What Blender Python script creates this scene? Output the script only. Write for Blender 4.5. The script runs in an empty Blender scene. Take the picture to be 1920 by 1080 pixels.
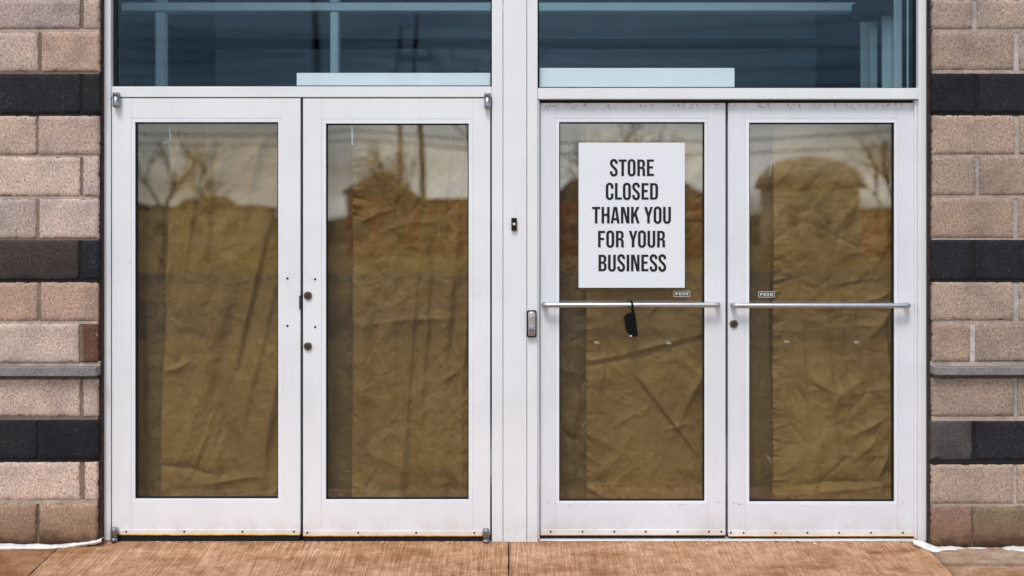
import bpy, math, random
import numpy as np
from mathutils import Vector, Matrix
R = math.radians
random.seed(7)
SC = bpy.context.scene
COL = SC.collection

# ------------------------------------------------------------------ camera, sky, sun, exposure
D = 5.0                       # metres from the lens to the front of the door frame
PPM = 384.0                   # photograph pixels per metre on the door frame
HOR = 430.0                   # photograph row of the horizon
ZC = (1015.0 - HOR) / PPM     # height of the lens above the door sill

cam = bpy.data.cameras.new('camera')
cam.sensor_fit = 'HORIZONTAL'; cam.sensor_width = 36.0; cam.lens = 36.0
cam.shift_y = -(540.0 - HOR) / 1920.0
cam.dof.use_dof = True; cam.dof.focus_distance = D; cam.dof.aperture_fstop = 1.1
cam.clip_start = 0.05; cam.clip_end = 2000.0
camo = bpy.data.objects.new('camera', cam); COL.objects.link(camo)
camo.location = (0, -D, ZC); camo.rotation_euler = (R(90), 0, 0)
SC.camera = camo

SUN_EL, SUN_AZ = R(60), R(200)          # azimuth clockwise from +Y: the sun is behind the camera, a little left
world = bpy.data.worlds.new('World'); SC.world = world; world.use_nodes = True
wn, wl = world.node_tree.nodes, world.node_tree.links
wn.clear()
wout = wn.new('ShaderNodeOutputWorld'); wbg = wn.new('ShaderNodeBackground')
sky = wn.new('ShaderNodeTexSky'); sky.sky_type = 'NISHITA'; sky.sun_disc = False
sky.sun_elevation = SUN_EL; sky.sun_rotation = SUN_AZ; sky.air_density = 1.0; sky.dust_density = 2.0
hs = wn.new('ShaderNodeHueSaturation'); hs.inputs['Saturation'].default_value = 0.8
wtc = wn.new('ShaderNodeTexCoord'); wno = wn.new('ShaderNodeTexNoise')
wno.inputs['Scale'].default_value = 3.0; wno.inputs['Detail'].default_value = 6.0
wmr = wn.new('ShaderNodeMapRange'); wmr.inputs['From Min'].default_value = 0.3; wmr.inputs['From Max'].default_value = 0.7
wmr.inputs['To Min'].default_value = 0.85; wmr.inputs['To Max'].default_value = 1.2
wmx = wn.new('ShaderNodeMix'); wmx.data_type = 'RGBA'; wmx.blend_type = 'MULTIPLY'; wmx.inputs[0].default_value = 1.0
wl.new(sky.outputs[0], hs.inputs['Color']); wl.new(wtc.outputs['Generated'], wno.inputs['Vector'])
wl.new(wno.outputs[0], wmr.inputs[0]); wl.new(hs.outputs[0], wmx.inputs[6]); wl.new(wmr.outputs[0], wmx.inputs[7])
wsep = wn.new('ShaderNodeSeparateXYZ'); wl.new(wtc.outputs['Generated'], wsep.inputs[0])
wlow = wn.new('ShaderNodeMapRange'); wlow.interpolation_type = 'SMOOTHSTEP'; wl.new(wsep.outputs[2], wlow.inputs[0])
wlow.inputs['From Min'].default_value = 0.42; wlow.inputs['From Max'].default_value = 0.02      # banks of pale cloud towards the horizon
wlow.inputs['To Min'].default_value = 0.0; wlow.inputs['To Max'].default_value = 0.75
wmap = wn.new('ShaderNodeMapping'); wmap.inputs['Scale'].default_value = (2.2, 2.2, 9.0); wl.new(wtc.outputs['Generated'], wmap.inputs[0])
wcn = wn.new('ShaderNodeTexNoise'); wcn.inputs['Scale'].default_value = 1.6; wcn.inputs['Detail'].default_value = 7.0; wl.new(wmap.outputs[0], wcn.inputs['Vector'])
wcr = wn.new('ShaderNodeMapRange'); wl.new(wcn.outputs[0], wcr.inputs[0])
wcr.inputs['From Min'].default_value = 0.4; wcr.inputs['From Max'].default_value = 0.6; wcr.inputs['To Min'].default_value = 0.12; wcr.inputs['To Max'].default_value = 1.0
wfm = wn.new('ShaderNodeMath'); wfm.operation = 'MULTIPLY'; wl.new(wlow.outputs[0], wfm.inputs[0]); wl.new(wcr.outputs[0], wfm.inputs[1])
wcm = wn.new('ShaderNodeMix'); wcm.data_type = 'RGBA'; wl.new(wfm.outputs[0], wcm.inputs[0]); wl.new(wmx.outputs[2], wcm.inputs[6])
wcm.inputs[7].default_value = (17.5, 17.7, 17.8, 1)
wl.new(wcm.outputs[2], wbg.inputs[0]); wl.new(wbg.outputs[0], wout.inputs[0])
wbg.inputs[1].default_value = 0.15

sun = bpy.data.lights.new('sun', 'SUN'); sun.energy = 1.9; sun.angle = R(16); sun.color = (1.0, 0.99, 0.975)
suno = bpy.data.objects.new('sun', sun); COL.objects.link(suno)
sd = Vector((math.sin(SUN_AZ) * math.cos(SUN_EL), math.cos(SUN_AZ) * math.cos(SUN_EL), math.sin(SUN_EL)))
suno.rotation_euler = sd.to_track_quat('Z', 'Y').to_euler(); suno.location = sd * 30

SC.view_settings.view_transform = 'Standard'; SC.view_settings.look = 'None'
SC.view_settings.exposure = 0.18; SC.view_settings.gamma = 1.0
SC.cycles.max_bounces = 8; SC.cycles.transparent_max_bounces = 16
SC.cycles.use_denoising = True

def X(px, y=0.0): return (px - 960.0) / PPM * (D + y) / D
def Z(py, y=0.0): return ZC + (HOR - py) / PPM * (D + y) / D

# ------------------------------------------------------------------ mesh building
class MB:
    def __init__(s): s.v = []; s.f = []; s.c = []; s.mi = []; s.sm = []
    def face(s, idx, col=None, mi=0, smooth=False):
        s.f.append(tuple(idx)); s.c.append(col or (1, 1, 1)); s.mi.append(mi); s.sm.append(smooth)
    def box(s, x0, x1, y0, y1, z0, z1, b=0.0008, col=None, mi=0):
        if x1 < x0: x0, x1 = x1, x0
        if y1 < y0: y0, y1 = y1, y0
        if z1 < z0: z0, z1 = z1, z0
        b = min(b, (x1-x0)*.45, (y1-y0)*.45, (z1-z0)*.45)
        lo, hi = (x0, y0, z0), (x1, y1, z1)
        n = len(s.v); ix = {}
        for cx in (0, 1):
            for cy in (0, 1):
                for cz in (0, 1):
                    c = (cx, cy, cz)
                    for a in range(3):
                        p = []
                        for k in range(3):
                            e = hi[k] if c[k] else lo[k]
                            if k != a: e += -b if c[k] else b
                            p.append(e)
                        ix[(c, a)] = len(s.v); s.v.append(tuple(p))
        def out(idx):
            P = [Vector(s.v[i]) for i in idx]
            nrm = (P[1]-P[0]).cross(P[2]-P[0]); cen = sum(P, Vector())/len(P) - Vector([(lo[k]+hi[k])/2 for k in range(3)])
            s.face(idx if nrm.dot(cen) > 0 else idx[::-1], col, mi)
        for a in range(3):
            o = [k for k in range(3) if k != a]
            for v in (0, 1):
                q = []
                for u, w in ((0, 0), (1, 0), (1, 1), (0, 1)):
                    c = [0, 0, 0]; c[a] = v; c[o[0]] = u; c[o[1]] = w
                    q.append(ix[(tuple(c), a)])
                out(q)
            for u in (0, 1):
                for w in (0, 1):
                    c0 = [0, 0, 0]; c1 = [0, 0, 0]
                    c0[a] = 0; c1[a] = 1
                    for c in (c0, c1): c[o[0]] = u; c[o[1]] = w
                    out([ix[(tuple(c0), o[0])], ix[(tuple(c1), o[0])], ix[(tuple(c1), o[1])], ix[(tuple(c0), o[1])]])
        for cx in (0, 1):
            for cy in (0, 1):
                for cz in (0, 1):
                    c = (cx, cy, cz); out([ix[(c, 0)], ix[(c, 1)], ix[(c, 2)]])
    def tube(s, path, r, n=10, caps=True, col=None):
        P = [Vector(p) for p in path]
        rs = r if hasattr(r, '__len__') else [r] * len(P)
        rings = []; prev = None
        for i, p in enumerate(P):
            t = (P[min(i+1, len(P)-1)] - P[max(i-1, 0)]).normalized()
            if prev is None:
                u = t.orthogonal().normalized()
            else:
                u = (prev - t * prev.dot(t)).normalized()
            prev = u; w = t.cross(u)
            ring = []
            for k in range(n):
                a = 2*math.pi*k/n
                ring.append(len(s.v)); s.v.append(tuple(p + (u*math.cos(a) + w*math.sin(a))*rs[i]))
            rings.append(ring)
        for a, b in zip(rings, rings[1:]):
            for k in range(n):
                s.face([a[k], a[(k+1) % n], b[(k+1) % n], b[k]], col, 0, True)
        if caps:
            s.face(rings[0][::-1], col); s.face(rings[-1], col)
    def lathe(s, origin, axis, prof, n=24, col=None, smooth=True):
        """prof: list of (distance along axis, radius)"""
        ax = Vector(axis).normalized(); u = ax.orthogonal().normalized(); w = ax.cross(u); O = Vector(origin)
        rings = []
        for d, r in prof:
            ring = []
            for k in range(n):
                a = 2*math.pi*k/n
                ring.append(len(s.v)); s.v.append(tuple(O + ax*d + (u*math.cos(a) + w*math.sin(a))*max(r, 1e-5)))
            rings.append(ring)
        for a, b in zip(rings, rings[1:]):
            for k in range(n): s.face([a[k], a[(k+1) % n], b[(k+1) % n], b[k]], col, 0, smooth)
        s.face(rings[0][::-1], col); s.face(rings[-1], col)
    def prism(s, poly, y0, y1, col=None):
        """poly in (x, z), counter-clockwise seen from the front (-y)"""
        n = len(poly); a = len(s.v)
        s.v += [(x, y0, z) for x, z in poly]; s.v += [(x, y1, z) for x, z in poly]
        s.face([a+i for i in range(n)], col); s.face([a+n+i for i in range(n)][::-1], col)
        for i in range(n):
            j = (i+1) % n; s.face([a+j, a+i, a+n+i, a+n+j], col)
    def build(s, name, mat, parent=None, loc=None):
        me = bpy.data.meshes.new(name)
        base = Vector(parent.matrix_world.translation) if parent else Vector(loc or (0, 0, 0))
        if parent: base = world_loc(parent)
        me.from_pydata([tuple(Vector(v) - base) for v in s.v], [], s.f)
        for m in (mat if isinstance(mat, (list, tuple)) else [mat]): me.materials.append(m)
        me.polygons.foreach_set('material_index', s.mi); me.polygons.foreach_set('use_smooth', s.sm)
        at = me.color_attributes.new('tint', 'FLOAT_COLOR', 'CORNER')
        cc = np.ones((len(me.loops), 4), 'f'); k = 0
        for f, c in zip(s.f, s.c):
            cc[k:k+len(f), :3] = c; k += len(f)
        at.data.foreach_set('color', cc.ravel())
        me.update()
        o = bpy.data.objects.new(name, me); COL.objects.link(o)
        if parent: o.parent = parent
        else: o.location = base
        return o

def world_loc(o):
    v = Vector(o.location)
    while o.parent: o = o.parent; v += Vector(o.location)
    return v
def tag(o, label=None, cat=None, group=None, kind=None):
    if label: o['label'] = label
    if cat: o['category'] = cat; o['kind'] = 'thing'
    if group: o['group'] = group
    if kind: o['kind'] = kind
    return o
def thing(name, loc, label, cat, group=None):
    o = bpy.data.objects.new(name, None); o.empty_display_size = 0.1
    COL.objects.link(o); o.location = loc
    return tag(o, label, cat, group, 'thing')

# ------------------------------------------------------------------ materials
class NT:
    def __init__(s, name):
        s.m = bpy.data.materials.new(name); s.m.use_nodes = True
        s.n = s.m.node_tree.nodes; s.l = s.m.node_tree.links
        s.p = s.n['Principled BSDF']; s.out = s.n['Material Output']
        s.pos = s.n.new('ShaderNodeNewGeometry').outputs['Position']
    def mapv(s, scale=(1, 1, 1), rot=(0, 0, 0), src=None):
        m = s.n.new('ShaderNodeMapping'); m.inputs['Scale'].default_value = scale; m.inputs['Rotation'].default_value = rot
        s.l.new(src or s.pos, m.inputs[0]); return m.outputs[0]
    def noise(s, scale, detail=4, rough=0.55, vec=None, dist=0.0):
        t = s.n.new('ShaderNodeTexNoise'); t.inputs['Scale'].default_value = scale; t.inputs['Detail'].default_value = detail
        t.inputs['Roughness'].default_value = rough; t.inputs['Distortion'].default_value = dist
        s.l.new(vec or s.pos, t.inputs['Vector']); return t.outputs[0]
    def voro(s, scale, feature='F1', vec=None):
        t = s.n.new('ShaderNodeTexVoronoi'); t.feature = feature; t.inputs['Scale'].default_value = scale
        s.l.new(vec or s.pos, t.inputs['Vector']); return t.outputs[0]
    def ramp(s, fac, stops):
        r = s.n.new('ShaderNodeValToRGB'); e = r.color_ramp.elements
        while len(e) < len(stops): e.new(0.5)
        for el, (p, c) in zip(e, stops):
            el.position = p; el.color = (c, c, c, 1) if not hasattr(c, '__len__') else (*c, 1)
        s.l.new(fac, r.inputs[0]); return r.outputs[0]
    def mr(s, v, a, b, c=0.0, d=1.0, smooth=False):
        m = s.n.new('ShaderNodeMapRange'); m.clamp = True
        if smooth: m.interpolation_type = 'SMOOTHSTEP'
        for i, q in enumerate((a, b, c, d)): m.inputs[i+1].default_value = q
        s.l.new(v, m.inputs[0]); return m.outputs[0]
    def mix(s, fac, a, b, mode='MIX'):
        m = s.n.new('ShaderNodeMix'); m.data_type = 'RGBA'; m.blend_type = mode
        for i, q in ((0, fac), (6, a), (7, b)):
            if isinstance(q, (int, float)): m.inputs[i].default_value = q if i == 0 else (q, q, q, 1)
            elif isinstance(q, tuple): m.inputs[i].default_value = (*q, 1)
            else: s.l.new(q, m.inputs[i])
        return m.outputs[2]
    def math(s, op, a, b=0.0):
        m = s.n.new('ShaderNodeMath'); m.operation = op
        for i, q in enumerate((a, b)):
            if isinstance(q, (int, float)): m.inputs[i].default_value = q
            else: s.l.new(q, m.inputs[i])
        return m.outputs[0]
    def xyz(s):
        t = s.n.new('ShaderNodeSeparateXYZ'); s.l.new(s.pos, t.inputs[0]); return t.outputs
    def attr(s, name='tint'):
        a = s.n.new('ShaderNodeAttribute'); a.attribute_name = name; return a.outputs['Color']
    def bump(s, h, dist, strength=1.0, prev=None):
        b = s.n.new('ShaderNodeBump'); b.inputs['Distance'].default_value = dist; b.inputs['Strength'].default_value = strength
        s.l.new(h, b.inputs['Height'])
        if prev is not None: s.l.new(prev, b.inputs['Normal'])
        return b.outputs[0]
    def fin(s, col, rough=0.6, metal=0.0, normal=None, spec=0.5):
        for k, q in (('Base Color', col), ('Roughness', rough), ('Metallic', metal), ('Specular IOR Level', spec)):
            if isinstance(q, tuple): s.p.inputs[k].default_value = (*q, 1)
            elif isinstance(q, (int, float)): s.p.inputs[k].default_value = q
            else: s.l.new(q, s.p.inputs[k])
        if normal is not None: s.l.new(normal, s.p.inputs['Normal'])
        return s.m

def plain(name, col, rough=0.5, metal=0.0, spec=0.5, var=0.08, scale=30):
    t = NT(name); n = t.noise(scale, 5)
    c = t.mix(1.0, col, t.ramp(n, [(0.3, 1-var), (0.7, 1+var)]), 'MULTIPLY')
    return t.fin(c, rough, metal, None, spec)

def paint_mat(name, base=(0.76, 0.775, 0.788), bands=(), rust=None, heavy=False):
    """white painted aluminium; bands = dirt bands (z, half width, threshold, streak scale, colour)"""
    t = NT(name)
    big = t.noise(2.2, 5, 0.6)
    c = t.mix(1.0, base, t.ramp(big, [(0.3, (0.93, 0.93, 0.935)), (0.7, (1.035, 1.03, 1.025))]), 'MULTIPLY')
    streak = t.noise(1.0, 4, 0.6, t.mapv((38, 38, 2.2)))
    c = t.mix(1.0, c, t.ramp(streak, [(0.3, (0.978, 0.975, 0.972)), (0.6, 1.0)]), 'MULTIPLY')
    spk = t.noise(95, 2, 0.5)                                           # tiny chips and fly specks
    msk = t.noise(1.7, 3)
    sp = t.math('MULTIPLY', t.mr(spk, 0.735, 0.77), t.mr(msk, 0.5, 0.62))
    c = t.mix(t.math('MULTIPLY', sp, 0.7), c, (0.16, 0.12, 0.1))
    z = t.xyz()[2]
    low = t.math('MULTIPLY', t.mr(z, 0.16, 0.0, 0, 1, True), t.mr(t.noise(9, 5), 0.38, 0.66))
    c = t.mix(t.math('MULTIPLY', low, 0.55), c, (0.5, 0.42, 0.34))        # splash dirt near the ground
    sm = t.math('MULTIPLY', t.mr(t.noise(6, 6, 0.7), 0.55, 0.75), t.math('MULTIPLY', t.mr(z, 0.75, 1.0, 0, 1, True), t.mr(z, 1.5, 1.2, 0, 1, True)))
    c = t.mix(t.math('MULTIPLY', sm, 0.2), c, (0.4, 0.33, 0.28))          # hand grime at handle height
    for zc, hw, thr, sc, col in bands:
        up = t.mr(z, zc-hw, zc, 0, 1, True); dn = t.mr(z, zc+hw, zc+hw*0.6, 0, 1, True)
        n = t.noise(1.0, 5, 0.7, t.mapv((sc[0], sc[0], sc[1])))
        b = t.math('MULTIPLY', t.math('MULTIPLY', up, dn), t.mr(n, thr, thr+0.08))
        c = t.mix(t.math('MULTIPLY', b, 0.75), c, col)
    if rust is not None:
        k = 1.0 if heavy else 0.45
        zt = t.math('SUBTRACT', z, t.math('MULTIPLY', t.math('SUBTRACT', t.noise(20, 5, 0.65), 0.42), 0.011*k))
        c = t.mix(t.math('MULTIPLY', t.mr(zt, rust+0.019*k+.002, rust+0.002), 0.35), c, (0.72, 0.55, 0.35))
        c = t.mix(t.mr(zt, rust+0.0075*k, rust+0.0040*k), c, (0.85, 0.44, 0.06))
        c = t.mix(t.mr(zt, rust+0.0022*k, rust+0.001*k), c, (0.3, 0.085, 0.012))
    nb = t.bump(t.noise(260, 2), 0.0002, 0.25)
    nb = t.bump(t.noise(5, 2), 0.002, 0.35, nb)
    return t.fin(c, t.mr(big, 0.3, 0.7, 0.32, 0.45), 0.0, nb, 0.45)

M = {}
M['frame'] = paint_mat('white_frame_paint')
M['door'] = paint_mat('white_door_paint', (0.768, 0.782, 0.795))
M['door_b'] = paint_mat('scuffed_shaded_door_paint', (0.71, 0.728, 0.765),  # scuffed; the darker, cooler base also carries the shade of the recess
    bands=[(Z(195), 0.034, 0.54, (70, 60), (0.2, 0.16, 0.14)),
           (Z(949), 0.014, 0.57, (42, 110), (0.17, 0.12, 0.11)),
           (Z(975), 0.05, 0.66, (9, 260), (0.3, 0.25, 0.24))])
M['bead'] = paint_mat('bead_paint', (0.78, 0.81, 0.835))
M['black'] = plain('black_rubber', (0.008, 0.008, 0.009), 0.7, 0, 0.25)
M['gap'] = plain('near_black', (0.02, 0.018, 0.017), 0.8, 0, 0.2)
M['alu'] = plain('satin_aluminium', (0.52, 0.53, 0.545), 0.42, 1.0)
M['pivot'] = plain('grey_pivot_metal', (0.27, 0.28, 0.3), 0.34, 0.85)
M['lock'] = plain('dark_lock_metal', (0.09, 0.088, 0.085), 0.35, 0.8)
M['ring'] = plain('aged_brass', (0.3, 0.22, 0.13), 0.35, 0.9)
M['screw'] = plain('tarnished_screw', (0.035, 0.028, 0.024), 0.5, 0.5)
M['plate'] = plain('brushed_push_plate', (0.5, 0.46, 0.46), 0.36, 0.85)
M['blue'] = plain('navy_print', (0.015, 0.02, 0.12), 0.5)
M['pale'] = plain('embossed_pale', (0.75, 0.75, 0.76), 0.4, 0.3)
M['box'] = plain('black_lockbox', (0.0045, 0.0045, 0.005), 0.75, 0, 0.12)
M['cream'] = plain('cream_button', (0.75, 0.6, 0.36), 0.35)
M['sign'] = plain('sign_board', (0.74, 0.77, 0.795), 0.55, 0, 0.3, 0.012, 4)
M['ink'] = plain('black_ink', (0.0135, 0.0135, 0.0135), 0.6, 0, 0.25, 0.05)
M['print'] = plain('sticker_print', (0.62, 0.72, 0.7), 0.5)
M['clip'] = plain('grey_green_clip', (0.42, 0.48, 0.45), 0.45)
M['strip'] = plain('white_foam_strip', (0.9, 0.93, 0.93), 0.6, 0, 0.3, 0.02, 3)
M['inner'] = plain('inner_white_frame', (0.66, 0.88, 0.93), 0.5, 0, 0.3, 0.05, 4)
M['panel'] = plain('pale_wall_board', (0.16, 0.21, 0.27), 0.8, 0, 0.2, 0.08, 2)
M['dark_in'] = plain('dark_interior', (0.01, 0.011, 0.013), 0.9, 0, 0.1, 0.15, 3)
M['tape_glint'] = plain('clear_tape_glint', (0.36, 0.38, 0.38), 0.25)

def glass_mat(name, tint, gloss, f0, wob, wsc=2.0):
    t = NT(name); t.n.remove(t.p)
    tr = t.n.new('ShaderNodeBsdfTransparent'); tr.inputs[0].default_value = (*tint, 1)
    gl = t.n.new('ShaderNodeBsdfGlossy'); gl.inputs['Roughness'].default_value = 0.012; gl.inputs['Color'].default_value = (*gloss, 1)
    lw = t.n.new('ShaderNodeLayerWeight'); lw.inputs['Blend'].default_value = 0.5
    p5 = t.math('POWER', lw.outputs['Facing'], 5.0)
    fac = t.math('ADD', t.math('MULTIPLY', p5, 1-f0), f0)
    b = t.bump(t.noise(wsc, 2, 0.4), wob)
    t.l.new(b, gl.inputs['Normal'])
    mx = t.n.new('ShaderNodeMixShader'); t.l.new(fac, mx.inputs[0]); t.l.new(tr.outputs[0], mx.inputs[1]); t.l.new(gl.outputs[0], mx.inputs[2])
    t.l.new(mx.outputs[0], t.out.inputs[0]); return t.m
M['glass'] = glass_mat('door_glass', (0.94, 0.94, 0.92), (1, 1, 0.97), 0.075, 0.0006)
M['transom'] = glass_mat('transom_glass', (0.935, 0.968, 0.976), (0.17, 0.26, 0.35), 0.05, 0.005, 0.9)

def paper_mat(name, base):
    t = NT(name)
    a = t.noise(3.2, 5, 0.6, None, 0.4); f = t.noise(420, 3, 0.6); fib = t.noise(1.0, 3, 0.6, t.mapv((30, 30, 240)))
    c = t.mix(1.0, base, t.ramp(a, [(0.3, (0.72, 0.68, 0.62)), (0.52, 1.0), (0.72, (1.14, 1.15, 1.2))]), 'MULTIPLY')  # kraft mottling, strengthened to carry wrinkle shade and reflection patches in the colour
    c = t.mix(1.0, c, t.ramp(f, [(0.3, 0.84), (0.7, 1.16)]), 'MULTIPLY')
    c = t.mix(1.0, c, t.ramp(fib, [(0.35, 0.95), (0.65, 1.04)]), 'MULTIPLY')
    st = t.mr(t.noise(28, 2), 0.76, 0.79)
    c = t.mix(t.math('MULTIPLY', st, 0.4), c, (0.03, 0.015, 0.006))
    b = t.bump(t.noise(14, 4, 0.6, None, 0.8), 0.012, 0.7)
    b = t.bump(t.voro(11, 'DISTANCE_TO_EDGE', t.mapv((1, 1, 0.7), (0, R(30), 0))), 0.009, 0.3, b)
    b = t.bump(t.voro(27, 'DISTANCE_TO_EDGE', t.mapv((1, 1, 0.6), (0, R(-40), 0))), 0.005, 0.22, b)
    b = t.bump(f, 0.0006, 0.3, b)
    return t.fin(c, 0.62, 0, b, 0.3)
M['paper'] = paper_mat('kraft_paper', (0.228, 0.143, 0.045))
M['paper_b'] = paper_mat('shaded_kraft_paper', (0.14, 0.09, 0.036))  # darker copy of the kraft paper; shade on the rear strips put into its colour

def block_mat(name, dark=False):
    t = NT(name); tint = t.attr()
    g = t.noise(1.0, 6, 0.8, t.mapv((120, 120, 75))); f = t.noise(330, 3, 0.7); big = t.noise(7, 5, 0.6)
    pit = t.voro(120, 'F1')
    lo, hi = ((0.5, 1.7) if dark else (0.42, 1.5))
    c = t.mix(1.0, tint, t.ramp(g, [(0.33, lo), (0.5, 1.0), (0.67, hi)]), 'MULTIPLY')
    c = t.mix(1.0, c, t.ramp(f, [(0.3, 0.8), (0.7, 1.2)]), 'MULTIPLY')
    c = t.mix(1.0, c, t.ramp(big, [(0.3, (0.74, 0.74, 0.76)), (0.52, 1.0), (0.72, (1.16, 1.1, 1.05))]), 'MULTIPLY')
    pm = t.math('MULTIPLY', t.mr(t.noise(75, 2), 0.63, 0.69), t.mr(big, 0.38, 0.6))
    c = t.mix(t.math('MULTIPLY', pm, 0.55), c, (0.05, 0.035, 0.03) if not dark else (0.1, 0.1, 0.11))
    if not dark:
        wh = t.mr(t.noise(48, 2, 0.5), 0.73, 0.77)
        c = t.mix(t.math('MULTIPLY', wh, 0.5), c, (0.8, 0.74, 0.68))
        z = t.math('ADD', t.xyz()[2], t.math('MULTIPLY', t.math('SUBTRACT', t.noise(11, 5, 0.65), 0.5), 0.16))
        c = t.mix(t.math('MULTIPLY', t.mr(z, 0.19, 0.02, 0, 1, True), 0.62), c, (0.2, 0.11, 0.055))
        c = t.mix(t.math('MULTIPLY', t.mr(z, 0.07, 0.0, 0, 1, True), 0.8), c, (0.06, 0.03, 0.015))
    b = t.bump(t.noise(38, 4, 0.6), 0.006, 0.6); b = t.bump(g, 0.006, 0.9, b); b = t.bump(f, 0.0015, 0.5, b)
    return t.fin(c, 0.93, 0, b, 0.15)
M['block'] = block_mat('split_tan_block'); M['block_dark'] = block_mat('charcoal_block', True)
t = NT('mortar'); n1 = t.noise(180, 4, 0.7); n2 = t.noise(14, 4)
M['mortar'] = t.fin(t.mix(1.0, t.mix(1.0, t.attr(), t.ramp(n1, [(0.3, 0.7), (0.7, 1.25)]), 'MULTIPLY'), t.ramp(n2, [(0.3, 0.75), (0.7, 1.15)]), 'MULTIPLY'), 0.95, 0, t.bump(n1, 0.004, 0.8), 0.1)
t = NT('ledge_stone'); n1 = t.noise(200, 4, 0.7); n2 = t.noise(9, 4)
M['ledge'] = t.fin(t.mix(1.0, t.mix(1.0, (0.2, 0.19, 0.19), t.ramp(n1, [(0.3, 0.4), (0.7, 1.7)]), 'MULTIPLY'), t.ramp(n2, [(0.3, 0.85), (0.7, 1.15)]), 'MULTIPLY'), 0.9, 0, t.bump(n1, 0.003, 0.6), 0.2)
t = NT('white_sealant'); n1 = t.noise(30, 5); n2 = t.noise(1.0, 4, 0.6, t.mapv((8, 60, 60)))
M['sealant'] = t.fin(t.mix(t.mr(n2, 0.5, 0.7, 0, 0.6), (0.74, 0.72, 0.67), (0.36, 0.27, 0.2)), 0.6, 0, t.bump(n1, 0.006, 0.6), 0.3)

def concrete_mat(name, base, broom=1.0):
    t = NT(name)
    br = t.noise(1.0, 3, 0.7, t.mapv((105, 3.2, 1), (0, 0, R(-1.5))))
    br2 = t.noise(1.0, 2, 0.6, t.mapv((240, 5, 1), (0, 0, R(2))))
    big = t.noise(1.0, 6, 0.62, t.mapv((2.6, 4.5, 1)), 0.8); med = t.noise(1.0, 5, 0.65, t.mapv((12, 18, 1)))
    f = t.noise(300, 3, 0.7)
    c = t.mix(1.0, base, t.ramp(br, [(0.3, (0.68, 0.6, 0.5)), (0.48, 1.0), (0.68, (1.28, 1.38, 1.5))] if broom else [(0.3, 0.93), (0.7, 1.06)]), 'MULTIPLY')
    if broom:
        rightish = t.mr(t.math('ADD', t.xyz()[0], t.math('MULTIPLY', t.noise(0.9, 3), 1.2)), 0.3, 1.9, 0.0, 0.6, True)
        c = t.mix(rightish, c, base)
    if broom: c = t.mix(1.0, c, t.ramp(br2, [(0.3, (0.7, 0.62, 0.54)), (0.62, (1.2, 1.28, 1.36))]), 'MULTIPLY')
    c = t.mix(1.0, c, t.ramp(big, [(0.3, (0.6, 0.47, 0.34)), (0.5, 1.0), (0.7, (1.2, 1.3, 1.45))]), 'MULTIPLY')
    c = t.mix(1.0, c, t.ramp(med, [(0.3, (0.72, 0.62, 0.5)), (0.6, (1.1, 1.13, 1.16))]), 'MULTIPLY')
    c = t.mix(1.0, c, t.ramp(f, [(0.3, 0.68), (0.7, 1.32)]), 'MULTIPLY')
    hz = t.noise(1.0, 5, 0.75, t.mapv((70, 110, 1)))
    c = t.mix(1.0, c, t.ramp(hz, [(0.3, (0.74, 0.66, 0.58)), (0.52, 1.0), (0.7, (1.18, 1.24, 1.3))]), 'MULTIPLY')
    st = t.math('MULTIPLY', t.mr(t.noise(1.0, 3, 0.6, t.mapv((5, 26, 1))), 0.66, 0.74), 0.55)
    c = t.mix(st, c, (0.16, 0.075, 0.03))
    wf = t.mr(t.noise(1.0, 2, 0.5, t.mapv((42, 60, 1))), 0.76, 0.78)
    c = t.mix(t.math('MULTIPLY', wf, 0.8), c, (0.8, 0.76, 0.7))
    bf = t.mr(t.noise(1.0, 2, 0.5, t.mapv((60, 85, 3))), 0.7, 0.74)
    c = t.mix(t.math('MULTIPLY', bf, 0.75), c, (0.05, 0.03, 0.02))
    y = t.xyz()[1]
    ed = t.math('MULTIPLY', t.mr(y, -0.07, 0.0, 0, 1, True), t.mr(t.noise(30, 5), 0.35, 0.65))
    c = t.mix(t.math('MULTIPLY', ed, 0.5), c, (0.22, 0.14, 0.1))          # grime against the sill
    b = t.bump(br, 0.003, 0.5); b = t.bump(f, 0.0015, 0.5, b)
    return t.fin(c, 0.85, 0, b, 0.25)
M['ramp'] = concrete_mat('broomed_concrete', (0.385, 0.214, 0.117))
M['slab'] = concrete_mat('stained_concrete', (0.27, 0.14, 0.07), 0.0)
M['slab_r'] = concrete_mat('worn_concrete', (0.34, 0.2, 0.115), 0.0)
M['kerb'] = concrete_mat('grey_strip_concrete', (0.34, 0.235, 0.165), 0.0)

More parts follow.
